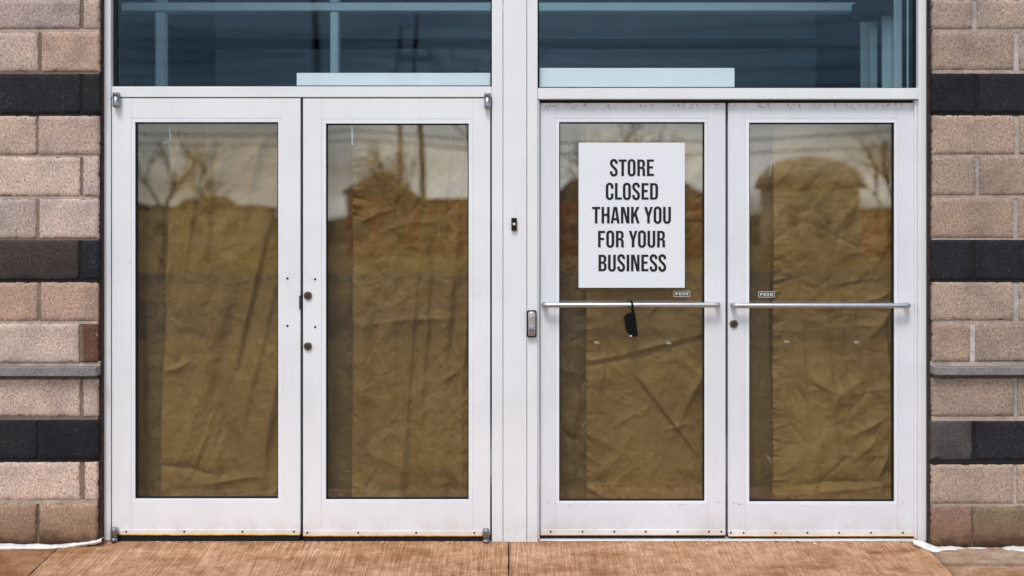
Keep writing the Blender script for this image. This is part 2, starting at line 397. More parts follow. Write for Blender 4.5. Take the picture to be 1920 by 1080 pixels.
# ------------------------------------------------------------------ the setting: ground in front
SLOPE = 0.1
def gz(y, off=0.0): return SLOPE * y + off       # the ramp falls away from the doors (y is negative outside)
def slab(name, x0, x1, y0, y1, off, mat, jit=0.0012):
    rnd = random.Random(int(x0*1000))
    nx = max(2, int((x1-x0)/0.03)); ny = max(2, int(abs(y1-y0)/0.03))
    b = MB(); top = []
    for j in range(ny+1):
        row = []
        for i in range(nx+1):
            x = x0+(x1-x0)*i/nx; y = y0+(y1-y0)*j/ny
            e = min(i, nx-i, j, ny-j)
            z = gz(y, off) - (0.004 if e == 0 else 0)
            if i in (0, nx): x += rnd.uniform(-jit, jit)*1.6
            if j in (0, ny): y += rnd.uniform(-jit, jit)
            row.append(len(b.v)); b.v.append((x, y, z))
        top.append(row)
    for j in range(ny):
        for i in range(nx):
            q = [top[j][i], top[j][i+1], top[j+1][i+1], top[j+1][i]]
            b.face(q if y1 > y0 else q[::-1], None, 0, True)
    rim = [top[0][i] for i in range(nx+1)] + [top[j][nx] for j in range(1, ny+1)] + [top[ny][i] for i in range(nx-1, -1, -1)] + [top[j][0] for j in range(ny-1, 0, -1)]
    lowr = []
    for r in rim:
        lowr.append(len(b.v)); b.v.append((b.v[r][0], b.v[r][1], b.v[r][2]-0.09))
    for k in range(len(rim)):
        m = (k+1) % len(rim); b.face([rim[k], lowr[k], lowr[m], rim[m]])
    o = b.build(name, mat, None, ((x0+x1)/2, y1, 0)); tag(o, kind='structure'); return o
slab('pavement', -2.182, -0.019, 0.02, -1.6, 0.0, M['ramp'])
slab('pavement', -0.012, 1.998, 0.02, -1.6, -0.001, M['ramp'])
slab('pavement', -6.0, -2.189, -0.05, -1.6, -0.001, M['slab'])
slab('pavement', 2.007, 6.0, -0.05, -0.249, -0.006, M['kerb'])
slab('pavement', 2.007, 6.0, -0.255, -1.6, -0.010, M['slab_r'])
b = MB(); b.box(-6, 6, -1.62, 0.3, -0.3, -0.19, 0.0); b.box(-6, 6, -0.35, 0.3, -0.19, -0.1, 0.0)
b.box(-2.2, 2.1, -0.05, 0.3, -0.1, -0.03, 0)
tag(b.build('ground', M['gap']), kind='structure')

t = NT('asphalt'); n1 = t.noise(120, 4, 0.7); n2 = t.noise(0.3, 5)
M['asphalt'] = t.fin(t.mix(1.0, t.mix(1.0, (0.06, 0.055, 0.05), t.ramp(n1, [(0.3, 0.7), (0.7, 1.3)]), 'MULTIPLY'), t.ramp(n2, [(0.3, 0.7), (0.7, 1.4)]), 'MULTIPLY'), 0.9, 0, None, 0.2)
t = NT('dry_grass'); n1 = t.noise(40, 4, 0.7); n2 = t.noise(0.15, 5)
M['grass'] = t.fin(t.mix(n2, t.mix(n1, (0.26, 0.18, 0.06), (0.4, 0.28, 0.1)), (0.24, 0.15, 0.05)), 1.0, 0, None, 0.1)
M['lot'] = plain('brown_paving', (0.15, 0.095, 0.045), 0.9, 0, 0.2, 0.2, 1)
M['court'] = plain('warm_concrete', (0.17, 0.12, 0.062), 0.9, 0, 0.2, 0.2, 1)
def sheet(name, x0, x1, y0, y1, z, mat):
    b = MB(); b.v = [(x0, y0, z), (x1, y0, z), (x1, y1, z), (x0, y1, z)]; b.face([0, 1, 2, 3])
    return tag(b.build(name, mat), kind='structure')
sheet('terrain', -900, 900, -900, -1.62, -0.24, M['grass'])
sheet('forecourt', -70, 70, -11, -1.6, -0.2, M['court'])
sheet('parking_lane', -70, 70, -19, -11, -0.204, M['asphalt'])
sheet('parking_lot', -70, 70, -27, -19, -0.2, M['lot'])
sheet('road', -300, 300, -36, -27, -0.21, M['asphalt'])

# ------------------------------------------------------------------ block walls beside the doors
WY = -0.05          # front of the blocks
rndw = random.Random(21)
K_ = 0.98
TAN = [(0.56, 0.41, 0.325), (0.53, 0.415, 0.355), (0.6, 0.46, 0.38), (0.53, 0.37, 0.28), (0.52, 0.42, 0.375), (0.57, 0.44, 0.375)]
TANR = [(0.415, 0.315, 0.245), (0.43, 0.33, 0.26), (0.4, 0.295, 0.23), (0.42, 0.325, 0.265), (0.44, 0.33, 0.255)]
def jitter(c, r, a=0.13):
    k = 1 + r.uniform(-a, a); h = r.uniform(-0.035, 0.035)
    return (c[0]*k*(1+h*.5), c[1]*k, c[2]*k*(1-h))
def block(b, x0, x1, z0, z1, col, r, dep=0.045, mi=0):
    """one rough-faced block with worn edges"""
    cell = 0.011
    nx = max(3, int((x1-x0)/cell)); nz = max(3, int((z1-z0)/cell))
    xs = np.linspace(x0, x1, nx+1); zs = np.linspace(z0, z1, nz+1)
    d = r.uniform(-0.0015, 0.0015)
    top = []
    for j, z in enumerate(zs):
        row = []
        for i, x in enumerate(xs):
            ex = min(i, nx-i); ez = min(j, nz-j); e = min(ex, ez)
            xx, zz, y = x, z, WY + d + r.uniform(-0.0006, 0.0006)
            if e == 0:
                y += 0.0032 + r.uniform(0, 0.003)
                chip = r.random() < 0.14
                a = r.uniform(0, 0.0016) + (0.004 if chip else 0)
                if ex == 0: xx += a if i == 0 else -a
                if ez == 0: zz += a if j == 0 else -a
            elif e == 1:
                y += 0.0008; 
                if ex == 1: xx += -(cell*0.55) if i == 1 else cell*0.55
                if ez == 1: zz += -(cell*0.55) if j == 1 else cell*0.55
            row.append(len(b.v)); b.v.append((xx, y, zz))
        top.append(row)
    for j in range(nz):
        for i in range(nx):
            b.face([top[j][i], top[j][i+1], top[j+1][i+1], top[j+1][i]], col, mi, True)
    rim = [top[0][i] for i in range(nx+1)] + [top[j][nx] for j in range(1, nz+1)] + [top[nz][i] for i in range(nx-1, -1, -1)] + [top[j][0] for j in range(nz-1, 0, -1)]
    lo = []
    for q in rim:
        lo.append(len(b.v)); v = b.v[q]; b.v.append((v[0], WY+dep, v[2]))
    for k in range(len(rim)):
        m = (k+1) % len(rim); b.face([rim[k], lo[k], lo[m], rim[m]], col, mi)

# course rows (top, bottom) and head joints (start, end) read off the photograph; 'D' marks the charcoal courses
LEFT = [(-1, 54, [(150, 156)], 186, ''), (60, 134, [(71, 77)], 186, ''), (138, 213, [(150, 155)], 187, 'D'),
        (217, 290, [(68, 72)], 185, ''), (294, 368, [(150, 155)], 184, ''), (373, 447, [(68, 73)], 184, ''),
        (450, 524, [(147, 153)], 186, 'D'), (529, 602, [(70, 76)], 183, ''), (607, 680, [(148, 155)], 183, ''),
        (711, 781, [(149, 155)], 183, ''), (787, 861, [(69, 73)], 185, 'D'), (866, 938, [(149, 158)], 182, ''),
        (944, 1019, [(68, 73)], 182, '')]
RIGHT = [(-1, 54, [(1824, 1832)], 1748, ''), (60, 131, [(1902, 1911)], 1749, ''), (137, 211, [(1828, 1835)], 1747, 'D'),
         (216, 289, [(1904, 1912)], 1749, ''), (293, 366, [(1830, 1837)], 1749, ''), (371, 446, [(1901, 1909)], 1748, ''),
         (449, 525, [(1823, 1829)], 1746, 'D'), (529, 601, [(1901, 1911)], 1748, ''), (606, 678, [(1820, 1829)], 1749, ''),
         (709, 781, [(1903, 1908)], 1748, ''), (789, 863, [(1823, 1830)], 1746, 'D'), (871, 944, [(1901, 1907)], 1747, ''),
         (949, 1025, [(1823, 1824.5)], 1747, '')]
def above(rows):
    out = []
    top, j = -6, rows[0][2]; alt = rows[1][2]
    k = 0
    while top > -760:
        edge = rows[1][3] if k % 2 == 0 else rows[0][3]
        out.append((top-73, top, alt if k % 2 == 0 else j, edge, 'D' if k in (1, 5) else ''))
        top -= 78; k += 1
    return out
def wall(side):
    rows = LEFT if side < 0 else RIGHT
    rows = above(rows)[::-1] + rows
    nm = 'left' if side < 0 else 'right'
    lab = ('pinkish tan concrete block wall with charcoal bands and brown joints beside the pull doors' if side < 0
           else 'brownish tan concrete block wall with charcoal bands and pale joints beside the push bar doors')
    edge0 = X(186 if side < 0 else 1746, WY)
    w = thing('block_wall', (edge0 + side*0.9, 0.05, -0.03), lab, 'wall', 'block walls either side of the doors')
    tanb, mort = MB(), MB(); darks = []
    r = random.Random(5 if side < 0 else 9)
    prev_bot = None
    fx = X(side*3000+960, WY)
    jt = (0.25, 0.18, 0.14) if side < 0 else (0.44, 0.39, 0.365)
    jb = (0.47, 0.37, 0.31) if side < 0 else (0.43, 0.345, 0.29)
    jd = (0.022, 0.021, 0.022)
    for ri, (t0, b0, joints, edge, fl) in enumerate(rows):
        z1, z0 = Z(t0, WY), Z(b0, WY)
        tgt = MB() if fl else tanb
        js = list(joints)
        if side < 0:
            while js[-1][0] > -520: js.append((js[-1][0]-159, js[-1][0]-153))
            spans = [(js[0][1], edge)] + [(js[k+1][1], js[k][0]) for k in range(len(js)-1)]
        else:
            while js[-1][0] < 2440: js.append((js[-1][1]+153, js[-1][1]+160))
            spans = [(edge, js[0][0])] + [(js[k][1], js[k+1][0]) for k in range(len(js)-1)]
        visible = t0 > -90
        for k, (a, c) in enumerate(spans):
            if not -300 < (a+c)/2 < 2220 and visible is False: pass
            if fl:
                col = jitter((0.022, 0.0215, 0.025), r, 0.12)
                if side < 0 and t0 == 450: col = (0.06, 0.048, 0.043) if k == 1 else (0.022, 0.023, 0.029)
                if side > 0 and t0 == 789: col = (0.082, 0.072, 0.071) if k == 0 else (0.026, 0.025, 0.029)
            else:
                col = jitter(tuple(q*K_ for q in r.choice(TAN if side < 0 else TANR)), r)
                if side < 0 and t0 == 607 and k == 0: col = (0.15, 0.075, 0.05)
                if side < 0 and t0 == 529 and k == 0: col = (0.47, 0.325, 0.25)
                if side < 0 and t0 == 944: col = (0.36, 0.25, 0.175) if k else (0.43, 0.29, 0.2)
                if side > 0 and t0 == 949: col = (0.31, 0.195, 0.15) if k == 0 else (0.25, 0.19, 0.125)
                if side < 0 and t0 == -1 and k == 1: col = (0.43, 0.34, 0.31)
            block(tgt, X(a, WY), X(c, WY), z0, z1, col, r)
        for a, c in js:
            mort.box(X(a, WY)-0.002, X(c, WY)+0.002, WY+0.007, WY+0.03, z0, z1, 0.0, jd if fl else ((0.17, 0.11, 0.08) if t0 in (944, 949) else jitter(jt, r, 0.25)))
        if ri and not (t0 in (711, 709)):
            pb = rows[ri-1]
            top = Z(pb[1], WY); dk = fl or pb[4]
            x_a, x_b = (fx, X(min(edge, pb[3])-1, WY)) if side < 0 else (X(max(edge, pb[3])+1, WY), fx)
            mort.box(x_a, x_b, WY+0.0045, WY+0.03, z1-0.002, top+0.002, 0.0, (jd if pb[4] else (0.2, 0.15, 0.12) if fl and side < 0 else jb))
        if fl: darks.append(tgt)
    tanb.build('masonry', M['block'], w)
    for d in darks: d.build('dark_course', M['block_dark'], w)
    mort.build('mortar', M['mortar'], w)
    # body of the wall behind the facing, with the return beside the frame
    bd = MB(); xe = X(187 if side < 0 else 1745, WY)
    bd.box(fx, xe + (-0.004 if side < 0 else 0.004), WY+0.032, 0.12, -0.05, Z(-770, WY), 0.0, (0.3, 0.22, 0.17))
    bd.build('wall_core', M['mortar'], w)
    # projecting ledge
    lg = MB(); zt, zb = Z(689, WY-0.038), Z(705.5 if side < 0 else 703.5, WY-0.038)
    xa = X(185.5 if side < 0 else 1747, WY)
    segs = 4; L = 0.95
    for k in range(segs):
        p, q = xa + side*k*(L+0.005), xa + side*(k*(L+0.005)+L)
        lg.box(p, q, WY-0.038, WY+0.03, zb, zt, 0.0025)
    lg.build('ledge', M['ledge'], w)
    mm = MB()
    mm.box(fx, xa, WY+0.007, WY+0.031, zt+0.001, Z(679, WY)+0.003, 0.0, jb)
    # sealant bead run along the foot of the wall and curling up to the frame
    sb = MB(); rr = random.Random(3)
    if side < 0:
        path = [(-700, 1025), (-300, 1025), (0, 1025), (60, 1025), (95, 1025), (120, 1023.5), (145, 1020), (165, 1017.5), (180, 1015), (188, 1012.5), (193, 1010)]
        hw = [4.6, 4.6, 4.6, 4.2, 3.6, 3.0, 2.3, 2.0, 1.8, 1.8, 1.2]
    else:
        path = [(1712, 1016), (1722, 1018.5), (1734, 1022.5), (1748, 1028.5), (1762, 1031.5), (1800, 1032), (1850, 1033), (1890, 1032.5), (1920, 1031.5), (2300, 1032), (2650, 1032)]
        hw = [1.6, 3.6, 5.4, 6.6, 6.2, 5.4, 5, 6.2, 6.6, 6, 6]
    P = []; H = []
    for (p, q), (p2, q2), h1, h2 in zip(path, path[1:], hw, hw[1:]):
        n = max(2, int(abs(p2-p)/6))
        for k in range(n):
            u = k/n; P.append((p+(p2-p)*u, q+(q2-q)*u)); H.append(h1+(h2-h1)*u)
    rows_ = []
    for (px, py), h in zip(P, H):
        row = []
        for k in range(7):
            s_ = -1 + 2*k/6
            q = py + s_*h*(1+0.16*math.sin(px*0.11)+0.1*math.sin(px*0.37+1)) + rr.uniform(-0.5, 0.5)
            # a point on a bead lying on the pavement against the wall
            yy = -0.05 - 0.05*(s_+1)/2*(h/5.5) - 0.004
            bulge = 0.010*min(1, h/5)*(1-s_*s_) + 0.003*min(1, h/5)
            zz = Z(q, yy)
            row.append(len(sb.v)); sb.v.append((X(px, yy), yy - bulge*0.6, zz + bulge*0.3))
        rows_.append(row)
    for a, c in zip(rows_, rows_[1:]):
        for k in range(6): sb.face([a[k], a[k+1], c[k+1], c[k]], None, 0, True)
    bk = []
    for row in rows_:
        i1 = len(sb.v); v = sb.v[row[0]]; sb.v.append((v[0], WY+0.03, v[2]-0.004))
        i2 = len(sb.v); v = sb.v[row[-1]]; sb.v.append((v[0], v[1]+0.006, v[2]-0.009)); bk.append((i1, i2))
    for (a, c), (a2, c2) in zip(zip(rows_, bk), zip(rows_[1:], bk[1:])):
        sb.face([c[0], a[0], a2[0], c2[0]]); sb.face([a[-1], c[1], c2[1], a2[-1]])
    sb.build('sealant_bead', M['sealant'], w)
    mm.build('mortar_bed', M['mortar'], w)
    # dark caulk joint between blocks and frame
    ck = MB()
    if side < 0: ck.box(-2.012, -1.9905, -0.028, -0.001, Z(1012), Z(-760), 0.002)
    else: ck.box(2.0215, 2.042, -0.028, -0.001, Z(1016), Z(-760), 0.002)
    ck.build('caulk_joint', M['caulk'], w)
    return w
M['caulk'] = plain('brown_caulk', (0.04, 0.028, 0.023), 0.85, 0, 0.2, 0.5, 30)
wall(-1); wall(1)

# ------------------------------------------------------------------ fixed frame round the doors
fr = thing('storefront_frame', (0, 0.06, 0), 'white aluminium storefront frame holding four doors and two transom windows', 'door frame')
FB = 0.06     # frame depth
TOPZ = Z(-560)  # unseen transom top, raised to let more daylight into the interior
def part(name, mat, px0, px1, z0, z1, y0, y1, bev=0.0015, parent=None):
    b = MB(); b.box(X(px0, y0), X(px1, y0), y0, y1, z0, z1, bev); return b.build(name, mat, parent or fr)
part('jamb', M['frame'], 188.5, 207.4, Z(1014), TOPZ, 0, FB, 0.003)
part('jamb', M['frame'], 1722.6, 1741.5, Z(1016), TOPZ, 0, FB, 0.003)
part('mullion', M['frame'], 922.3, 942.7, Z(1016), TOPZ, 0, FB)
part('mullion_cover', M['frame'], 943.6, 987.4, Z(1017), TOPZ, 0.002, FB)
part('mullion', M['frame'], 988.4, 1008.0, Z(1017), TOPZ, 0, FB)
part('transom_rail', M['frame'], 209.0, 921.8, Z(182.0), Z(162.0), 0.0015, FB)
part('transom_rail', M['frame'], 1008.6, 1722.2, Z(185.6), Z(165.0), 0.0015, FB)
# head above the picture, then the transom gaskets and panes
part('head', M['frame'], 209, 922, TOPZ-0.08, TOPZ, 0.001, FB); part('head', M['frame'], 1009, 1722, TOPZ-0.08, TOPZ, 0.001, FB)
for (a, c, zb) in ((208.8, 921.8, 161.6), (1008.6, 1722.2, 164.6)):
    g = MB(); y = 0.03
    g.box(X(a), X(c), y, y+0.02, Z(zb), Z(zb-2.2), 0.001)
    g.box(X(a), X(a)+(0.015 if a < 300 else 0.007), y, y+0.02, Z(zb-2.2), TOPZ-0.08, 0.001)
    g.box(X(c)-0.006, X(c), y, y+0.02, Z(zb-2.2), TOPZ-0.08, 0.001)
    g.build('gasket', M['black'], fr)
for (a, c, zb) in ((209, 921.8, 161.6), (1008.6, 1722.2, 164.6)):
    b = MB(); b.box(X(a)+0.001, X(c)-0.001, 0.036, 0.042, Z(zb)+0.001, TOPZ-0.08, 0.0); b.build('transom_pane', M['transom'], fr)
b = MB(); b.box(X(207.2), X(210.4), 0.012, 0.05, 0.0, Z(183), 0.0); b.build('gap_shade_strip', M['black'], fr)  # black strip put into the jamb gap to stand for its shade
# jamb liners and stop round the recessed right-hand doors, and their sill
for a_, c_, y_ in ((1008.3, 1011.6, 0.012), (1718.4, 1722.3, 0.02)):
    b = MB(); b.box(X(a_, 0), X(c_, 0), y_, FB, Z(1013), Z(187), 0.001); b.build('jamb_liner', M['frame'], fr)
b = MB(); b.box(X(1009), X(1722), 0.018, 0.13, Z(1018), Z(1012.6, 0.018), 0.002); b.build('threshold', M['thr'] if 'thr' in M else M['frame'], fr)
b = MB(); b.box(X(1009), X(1722), 0.05, 0.06, Z(196, .05), Z(185.8, .0), 0.0); b.build('gap_shade_strip', M['gap'], fr)  # dark strip drawn in for the shade of the gap over the doors

# ------------------------------------------------------------------ the four doors
def rivet(b, x, z, y, r=0.0052):
    b.lathe((x, y, z), (0, -1, 0), [(-0.002, r), (0.0006, r), (0.0022, r*0.75), (0.0028, r*0.2)], 10)
def door(label, xl, xr, yt, yb, pane, bead, yd, mat, rivets, thick=0.045):
    x_mid = X((xl+xr)/2, yd)
    d = thing('door', (x_mid, yd+thick/2, 0.03), label, 'door', 'white glazed store doors')
    g = 0.0002
    x0, x1 = X(xl, yd), X(xr, yd); zt, zb = Z(yt, yd), Z(yb, yd)
    bx0, bx1, bzt, bzb = X(bead[0], yd), X(bead[2], yd), Z(bead[1], yd), Z(bead[3], yd)
    px0, px1, pzt, pzb = X(pane[0], yd), X(pane[2], yd), Z(pane[1], yd), Z(pane[3], yd)
    zs = Z(yb-9, yd)                       # top of the sweep
    def bb(name, m, *a, bev=0.0006, mi=0, par=None):
        b = MB(); b.box(*a, bev); return b.build(name, m, par or d)
    bb('stile', mat, x0, bx0-g, yd, yd+thick, zb, zt); bb('stile', mat, bx1+g, x1, yd, yd+thick, zb, zt)
    bb('top_rail', mat, bx0+g, bx1-g, yd+0.0004, yd+thick, bzt+g, zt)
    bb('bottom_rail', mat, bx0+g, bx1-g, yd+0.0004, yd+thick, zb, bzb-g)
    b = MB(); yb_ = yd+0.0012
    b.box(bx0+g, bx1-g, yb_, yb_+0.018, pzt, bzt-g, 0.0007); b.box(bx0+g, bx1-g, yb_, yb_+0.018, bzb+g, pzb, 0.001)
    b.box(bx0+g, px0, yb_, yb_+0.018, pzb+g, pzt-g, 0.001); b.box(px1, bx1-g, yb_, yb_+0.018, pzb+g, pzt-g, 0.001)
    b.build('glazing_bead', M['bead'], d)
    b = MB(); w = 0.0055; ya = yd+0.009
    b.box(px0, px1, ya, ya+0.022, pzt-w, pzt, 0.001); b.box(px0, px1, ya, ya+0.022, pzb, pzb+w, 0.001)
    b.box(px0, px0+w, ya, ya+0.022, pzb+w, pzt-w, 0.001); b.box(px1-w, px1, ya, ya+0.022, pzb+w, pzt-w, 0.001)
    b.build('gasket', M['black'], d)
    bb('glass_pane', M['glass'], px0+0.002, px1-0.002, yd+0.017, yd+0.023, pzb+0.002, pzt-0.002, bev=0.0)
    smat = paint_mat('rusting_sweep_paint', (0.79, 0.765, 0.73), rust=zb-0.004, heavy=yd < 0.02)
    sw = bb('sweep', smat, x0+(0.038 if xl == 210 else 0.001), x1-(0.038 if xr == 919 else 0.001), yd-0.004, yd-0.0006, zb-0.004, zs, bev=0.0008)
    for rx in rivets:
        b = MB(); rivet(b, X(rx, yd), (zb+zs)/2+0.003, yd-0.004); b.build('rivet', M['screw'], sw)
    bb('sill_gap_shade', M['black'], x0+0.002, x1-0.002, yd+0.001, yd+0.03, 0.0 if yd < 0.02 else 0.0085, zb-0.0045, bev=0.0)  # black strip standing for the shade in the gap under the door
    return d
def lock_cyl(d, px, py, yd, r=0.0205):
    x, z = X(px, yd), Z(py, yd)
    b = MB(); b.lathe((x, yd, z), (0, -1, 0), [(-0.004, r), (0.005, r), (0.008, r*0.93), (0.009, r*0.84), (0.0075, r*0.8)], 28)
    o = b.build('lock_cylinder', M['ring'], d)
    b = MB(); b.lathe((x, yd-0.0078, z), (0, -1, 0), [(-0.002, r*0.79), (0.0025, r*0.79), (0.0035, r*0.7)], 28); b.build('lock_face', M['lock'], o)
    b = MB(); b.box(x-0.0016, x+0.0016, yd-0.0125, yd-0.0095, z-0.012, z+0.002, 0.0004); b.build('keyway', M['black'], o)
def screw(d, px, py, yd):
    b = MB(); rivet(b, X(px, yd), Z(py, yd), yd, 0.006); b.build('screw', M['screw'], d)
def pivot(d, px, t, bt, yd, top):
    y = yd-0.014; x = X(px, y); z0, z1 = Z(bt, y), Z(t, y); L = z1-z0; r = 0.0165; q = 0.30 if top else 0.75
    b = MB()
    if top: pr = [(0, r*0.7), (0.004, r*0.95), (0.008, r), (L*0.69, r), (L*0.70, r*0.86), (L*0.735, r*0.86), (L*0.745, r), (L-0.002, r), (L, r*0.93)]
    else: pr = [(0, r), (L*0.22, r), (L*0.23, r*0.86), (L*0.265, r*0.86), (L*0.275, r), (L-0.01, r), (L-0.003, r*0.9), (L, r*0.7)]
    b.lathe((x, y, z0), (0, 0, 1), pr, 24)
    b.build('pivot_hinge', M['pivot'], d)

d1 = door('leftmost glass door with pivot hinges on its left stile and two screws on its right', 210, 563, 184.2, 1002, (253, 229, 521.5, 935.5), (246, 221.8, 528.5, 941.5), 0.004, M['door'], (237, 346, 455, 551.5))
d2 = door('glass door with two stacked round locks on its left stile, left of the mullion', 568.2, 919, 184.6, 1004, (611, 231.5, 878.8, 937), (603.2, 223, 886.4, 944.5), 0.004, M['door'], (576.5, 672, 780.5, 889.5))
RD = 0.036
d3 = door('glass door carrying the white closed sign and a hanging black lockbox', 1013, 1360.3, 193, 1002, (1048.5, 228.8, 1321.3, 940), (1042, 222, 1327, 945.5), RD, M['door_b'], (1032.5, 1092, 1151.5, 1210.5, 1270.5, 1329, 1352))
d4 = door('rightmost glass door with a push bar and one round lock on its left stile', 1365.4, 1714.8, 193, 1004, (1405, 229.8, 1677.3, 941), (1398.3, 222.8, 1683, 947), RD, M['door_b'], (1370, 1394, 1454, 1513.5, 1573, 1632.5, 1692.5))
for px, py in ((539, 522), (539, 611)): screw(d1, px, py, 0.004)
for px, py in ((591, 523.5), (591, 613)): screw(d2, px, py, 0.004)
lock_cyl(d2, 577.5, 554, 0.004); lock_cyl(d2, 577.5, 649, 0.004); lock_cyl(d4, 1375.5, 607, RD)
pivot(d1, 218, 173.5, 201.5, 0.0, True); pivot(d2, 914, 175, 203.5, 0.0, True)
pivot(d1, 214.5, 989, 1014.5, 0.0, False); pivot(d2, 911.5, 991.5, 1017, 0.0, False)
b = MB(); b.box(X(561), X(565), -0.003, 0.03, Z(580), Z(554), 0.001); b.build('latch_plate', M['lock'], d1)
b = MB(); b.box(X(562.8), X(568.6), 0.03, 0.034, 0.0, Z(184), 0.0); b.build('astragal', M['black'], d1)
b = MB(); b.box(X(1359.8), X(1365.8), RD+0.026, RD+0.03, 0.01, Z(192, RD), 0.0); b.build('astragal', M['black'], d3)
def push_bar(d, px0, px1, py):
    y = RD-0.044; r = 0.0128
    x0, x1, z = X(px0, y)+r, X(px1, y)-r, Z(py, y)
    path = [(x0, RD-0.001, z)]; c = 0.016
    path += [(x0, y+c+0.005, z)]
    for k in range(7):
        a = math.pi/2*k/6; path.append((x0+c-c*math.cos(a), y+c-c*math.sin(a), z))
    for k in range(7):
        a = math.pi/2*(1-k/6); path.append((x1-c+c*math.cos(a), y+c-c*math.sin(a), z))
    path += [(x1, y+c+0.005, z), (x1, RD-0.001, z)]
    b = MB(); b.tube(path, r, 36); return b.build('push_bar', M['alu'], d)
push_bar(d3, 1016.5, 1352.5, 572); push_bar(d4, 1372.5, 1709.5, 573)
for d, pts in ((d3, ((1119.5, 642), (1254, 643))), (d4, ((1475.5, 640.5), (1606.5, 641.5)))):
    for px, py in pts:
        y = RD+0.0235; x, z = X(px, y), Z(py, y)
        b = MB(); b.prism([(x-0.012, z-0.006), (x+0.012, z-0.006), (x+0.012, z-0.001), (x+0.004, z+0.006), (x-0.012, z+0.006)], y, y+0.006)
        b.build('glass_clip', M['clip'], d)

# ------------------------------------------------------------------ kraft paper taped behind the glass
def vnoise(x, z, seed):
    r = np.random.RandomState(seed); g = r.rand(64, 64)
    xi = np.floor(x).astype(int); zi = np.floor(z).astype(int); u = x-xi; v = z-zi
    u = u*u*(3-2*u); v = v*v*(3-2*v)
    G = lambda a, c: g[a % 64, c % 64]
    return (G(xi, zi)*(1-u)+G(xi+1, zi)*u)*(1-v)+(G(xi, zi+1)*(1-u)+G(xi+1, zi+1)*u)*v - 0.5
def paper(label, pxl, pxr, pyt, pyb, yb, mat, seed, folds=(), n=70, lean=0, spread=90, amp=0.004, flute=0.0, flean=0.0, edge=None, sag=0.003, crumple=0.8, name='paper_sheet'):
    """pxl/pxr: pixel columns at (top, bottom). folds: explicit creases (px, py, angle from vertical, half length m, width m, height m)"""
    y0 = yb
    W = X(pxr[0], y0)-X(pxl[0], y0); H = Z(pyt, y0)-Z(pyb, y0)
    cell = 0.0055; nx, nz = max(8, int(W/cell)), int(H/cell)
    U, V = np.meshgrid(np.linspace(0, 1, nx+1), np.linspace(0, 1, nz+1))       # V: 0 top .. 1 bottom
    xl = X(pxl[0], y0)*(1-V)+X(pxl[1], y0)*V; xr = X(pxr[0], y0)*(1-V)+X(pxr[1], y0)*V
    Xg = xl+(xr-xl)*U; Zg = Z(pyt, y0)+(Z(pyb, y0)-Z(pyt, y0))*V
    r = np.random.RandomState(seed)
    h = sag*1.3*vnoise(Xg*3.1+seed, Zg*2.3+seed*2, seed)+sag*0.8*vnoise(Xg*8+seed, Zg*6, seed+1)
    h += amp*0.6*vnoise(Xg*26, Zg*22, seed+2)+amp*0.3*vnoise(Xg*60, Zg*55, seed+3)
    wx = Xg+0.03*vnoise(Xg*9, Zg*9, seed+11); wz = Zg+0.03*vnoise(Xg*9+5, Zg*9+3, seed+12)
    for fq, aq, an in ((11, 1.0, 25), (19, 0.7, -35), (34, 0.38, 60)):
        ca, sa = math.cos(R(an+lean*0.5)), math.sin(R(an+lean*0.5))
        h += crumple*amp*aq*(0.25-np.abs(vnoise((wx*ca-wz*sa)*fq+seed, (wx*sa+wz*ca)*fq*0.55, seed+13+fq)))*2
    if flute:
        s = (Xg + math.tan(R(flean))*(Zg-1.0)*1.0 + 0.03*vnoise(Xg*3, Zg*3, seed+5))*15
        env = 0.4+1.2*np.clip(vnoise(Xg*3+4, Zg*1.5+9, seed+6)+0.5, 0, 1)
        f = vnoise(s, Zg*1.1, seed+7); h += flute*env*(0.5-np.abs(f)*2.4)
    al = [(X(a, y0), Z(c, y0), R(ang), L, w, q) for a, c, ang, L, w, q in folds]
    for _ in range(n):
        al.append((r.uniform(Xg.min(), Xg.max()), r.uniform(Zg.min(), Zg.max()), R(lean+r.uniform(-spread, spread)),
                   r.uniform(0.025, 0.13), r.uniform(0.004, 0.02), r.choice([-1, 1])*amp*r.uniform(0.3, 1.0)))
    if edge:
        e0, e1, cnt = edge
        for _ in range(cnt):
            zz = Z(r.uniform(e0, e1), y0); t_ = (Z(pyt, y0)-zz)/H
            al.append((float(X(pxl[0], y0)*(1-t_)+X(pxl[1], y0)*t_)+r.uniform(0, 0.02), zz, R(90+r.uniform(-28, 28)), r.uniform(0.012, 0.045), r.uniform(0.004, 0.008), r.choice([-1, 1])*r.uniform(0.0018, 0.004)))
    for cx, cz, ang, L, w, q in al:
        dx, dz = Xg-cx, Zg-cz
        tt = dx*math.sin(ang)+dz*math.cos(ang); dd = dx*math.cos(ang)-dz*math.sin(ang)
        dd = dd + 0.25*w*np.sin(tt/L*3+cx*9)
        m = np.exp(-(tt/L)**2)
        h += q*m*np.exp(-np.sqrt(dd*dd+(w*0.12)**2)/w)
    h = (h - h.mean())*3.6
    h = np.where(h > 0, 0.024*np.tanh(h/0.024), 0.03*np.tanh(h/0.03))
    Y = y0 - h
    b = MB(); vs = np.stack([Xg, Y, Zg], -1).reshape(-1, 3)
    me = bpy.data.meshes.new(name)
    k = np.arange((nx+1)*(nz+1)).reshape(nz+1, nx+1)
    fs = np.stack([k[:-1, :-1], k[1:, :-1], k[1:, 1:], k[:-1, 1:]], -1).reshape(-1, 4)
    back = vs.copy(); back[:, 1] += 0.0006
    N = len(vs)
    rim = np.concatenate([k[0, :], k[1:, -1], k[-1, -2::-1], k[-2:0:-1, 0]])
    rf = np.stack([rim, np.roll(rim, -1), np.roll(rim, -1)+N, rim+N], -1)
    base = np.array([X((pxl[0]+pxr[0])/2, y0), y0, Z(pyb, y0)])
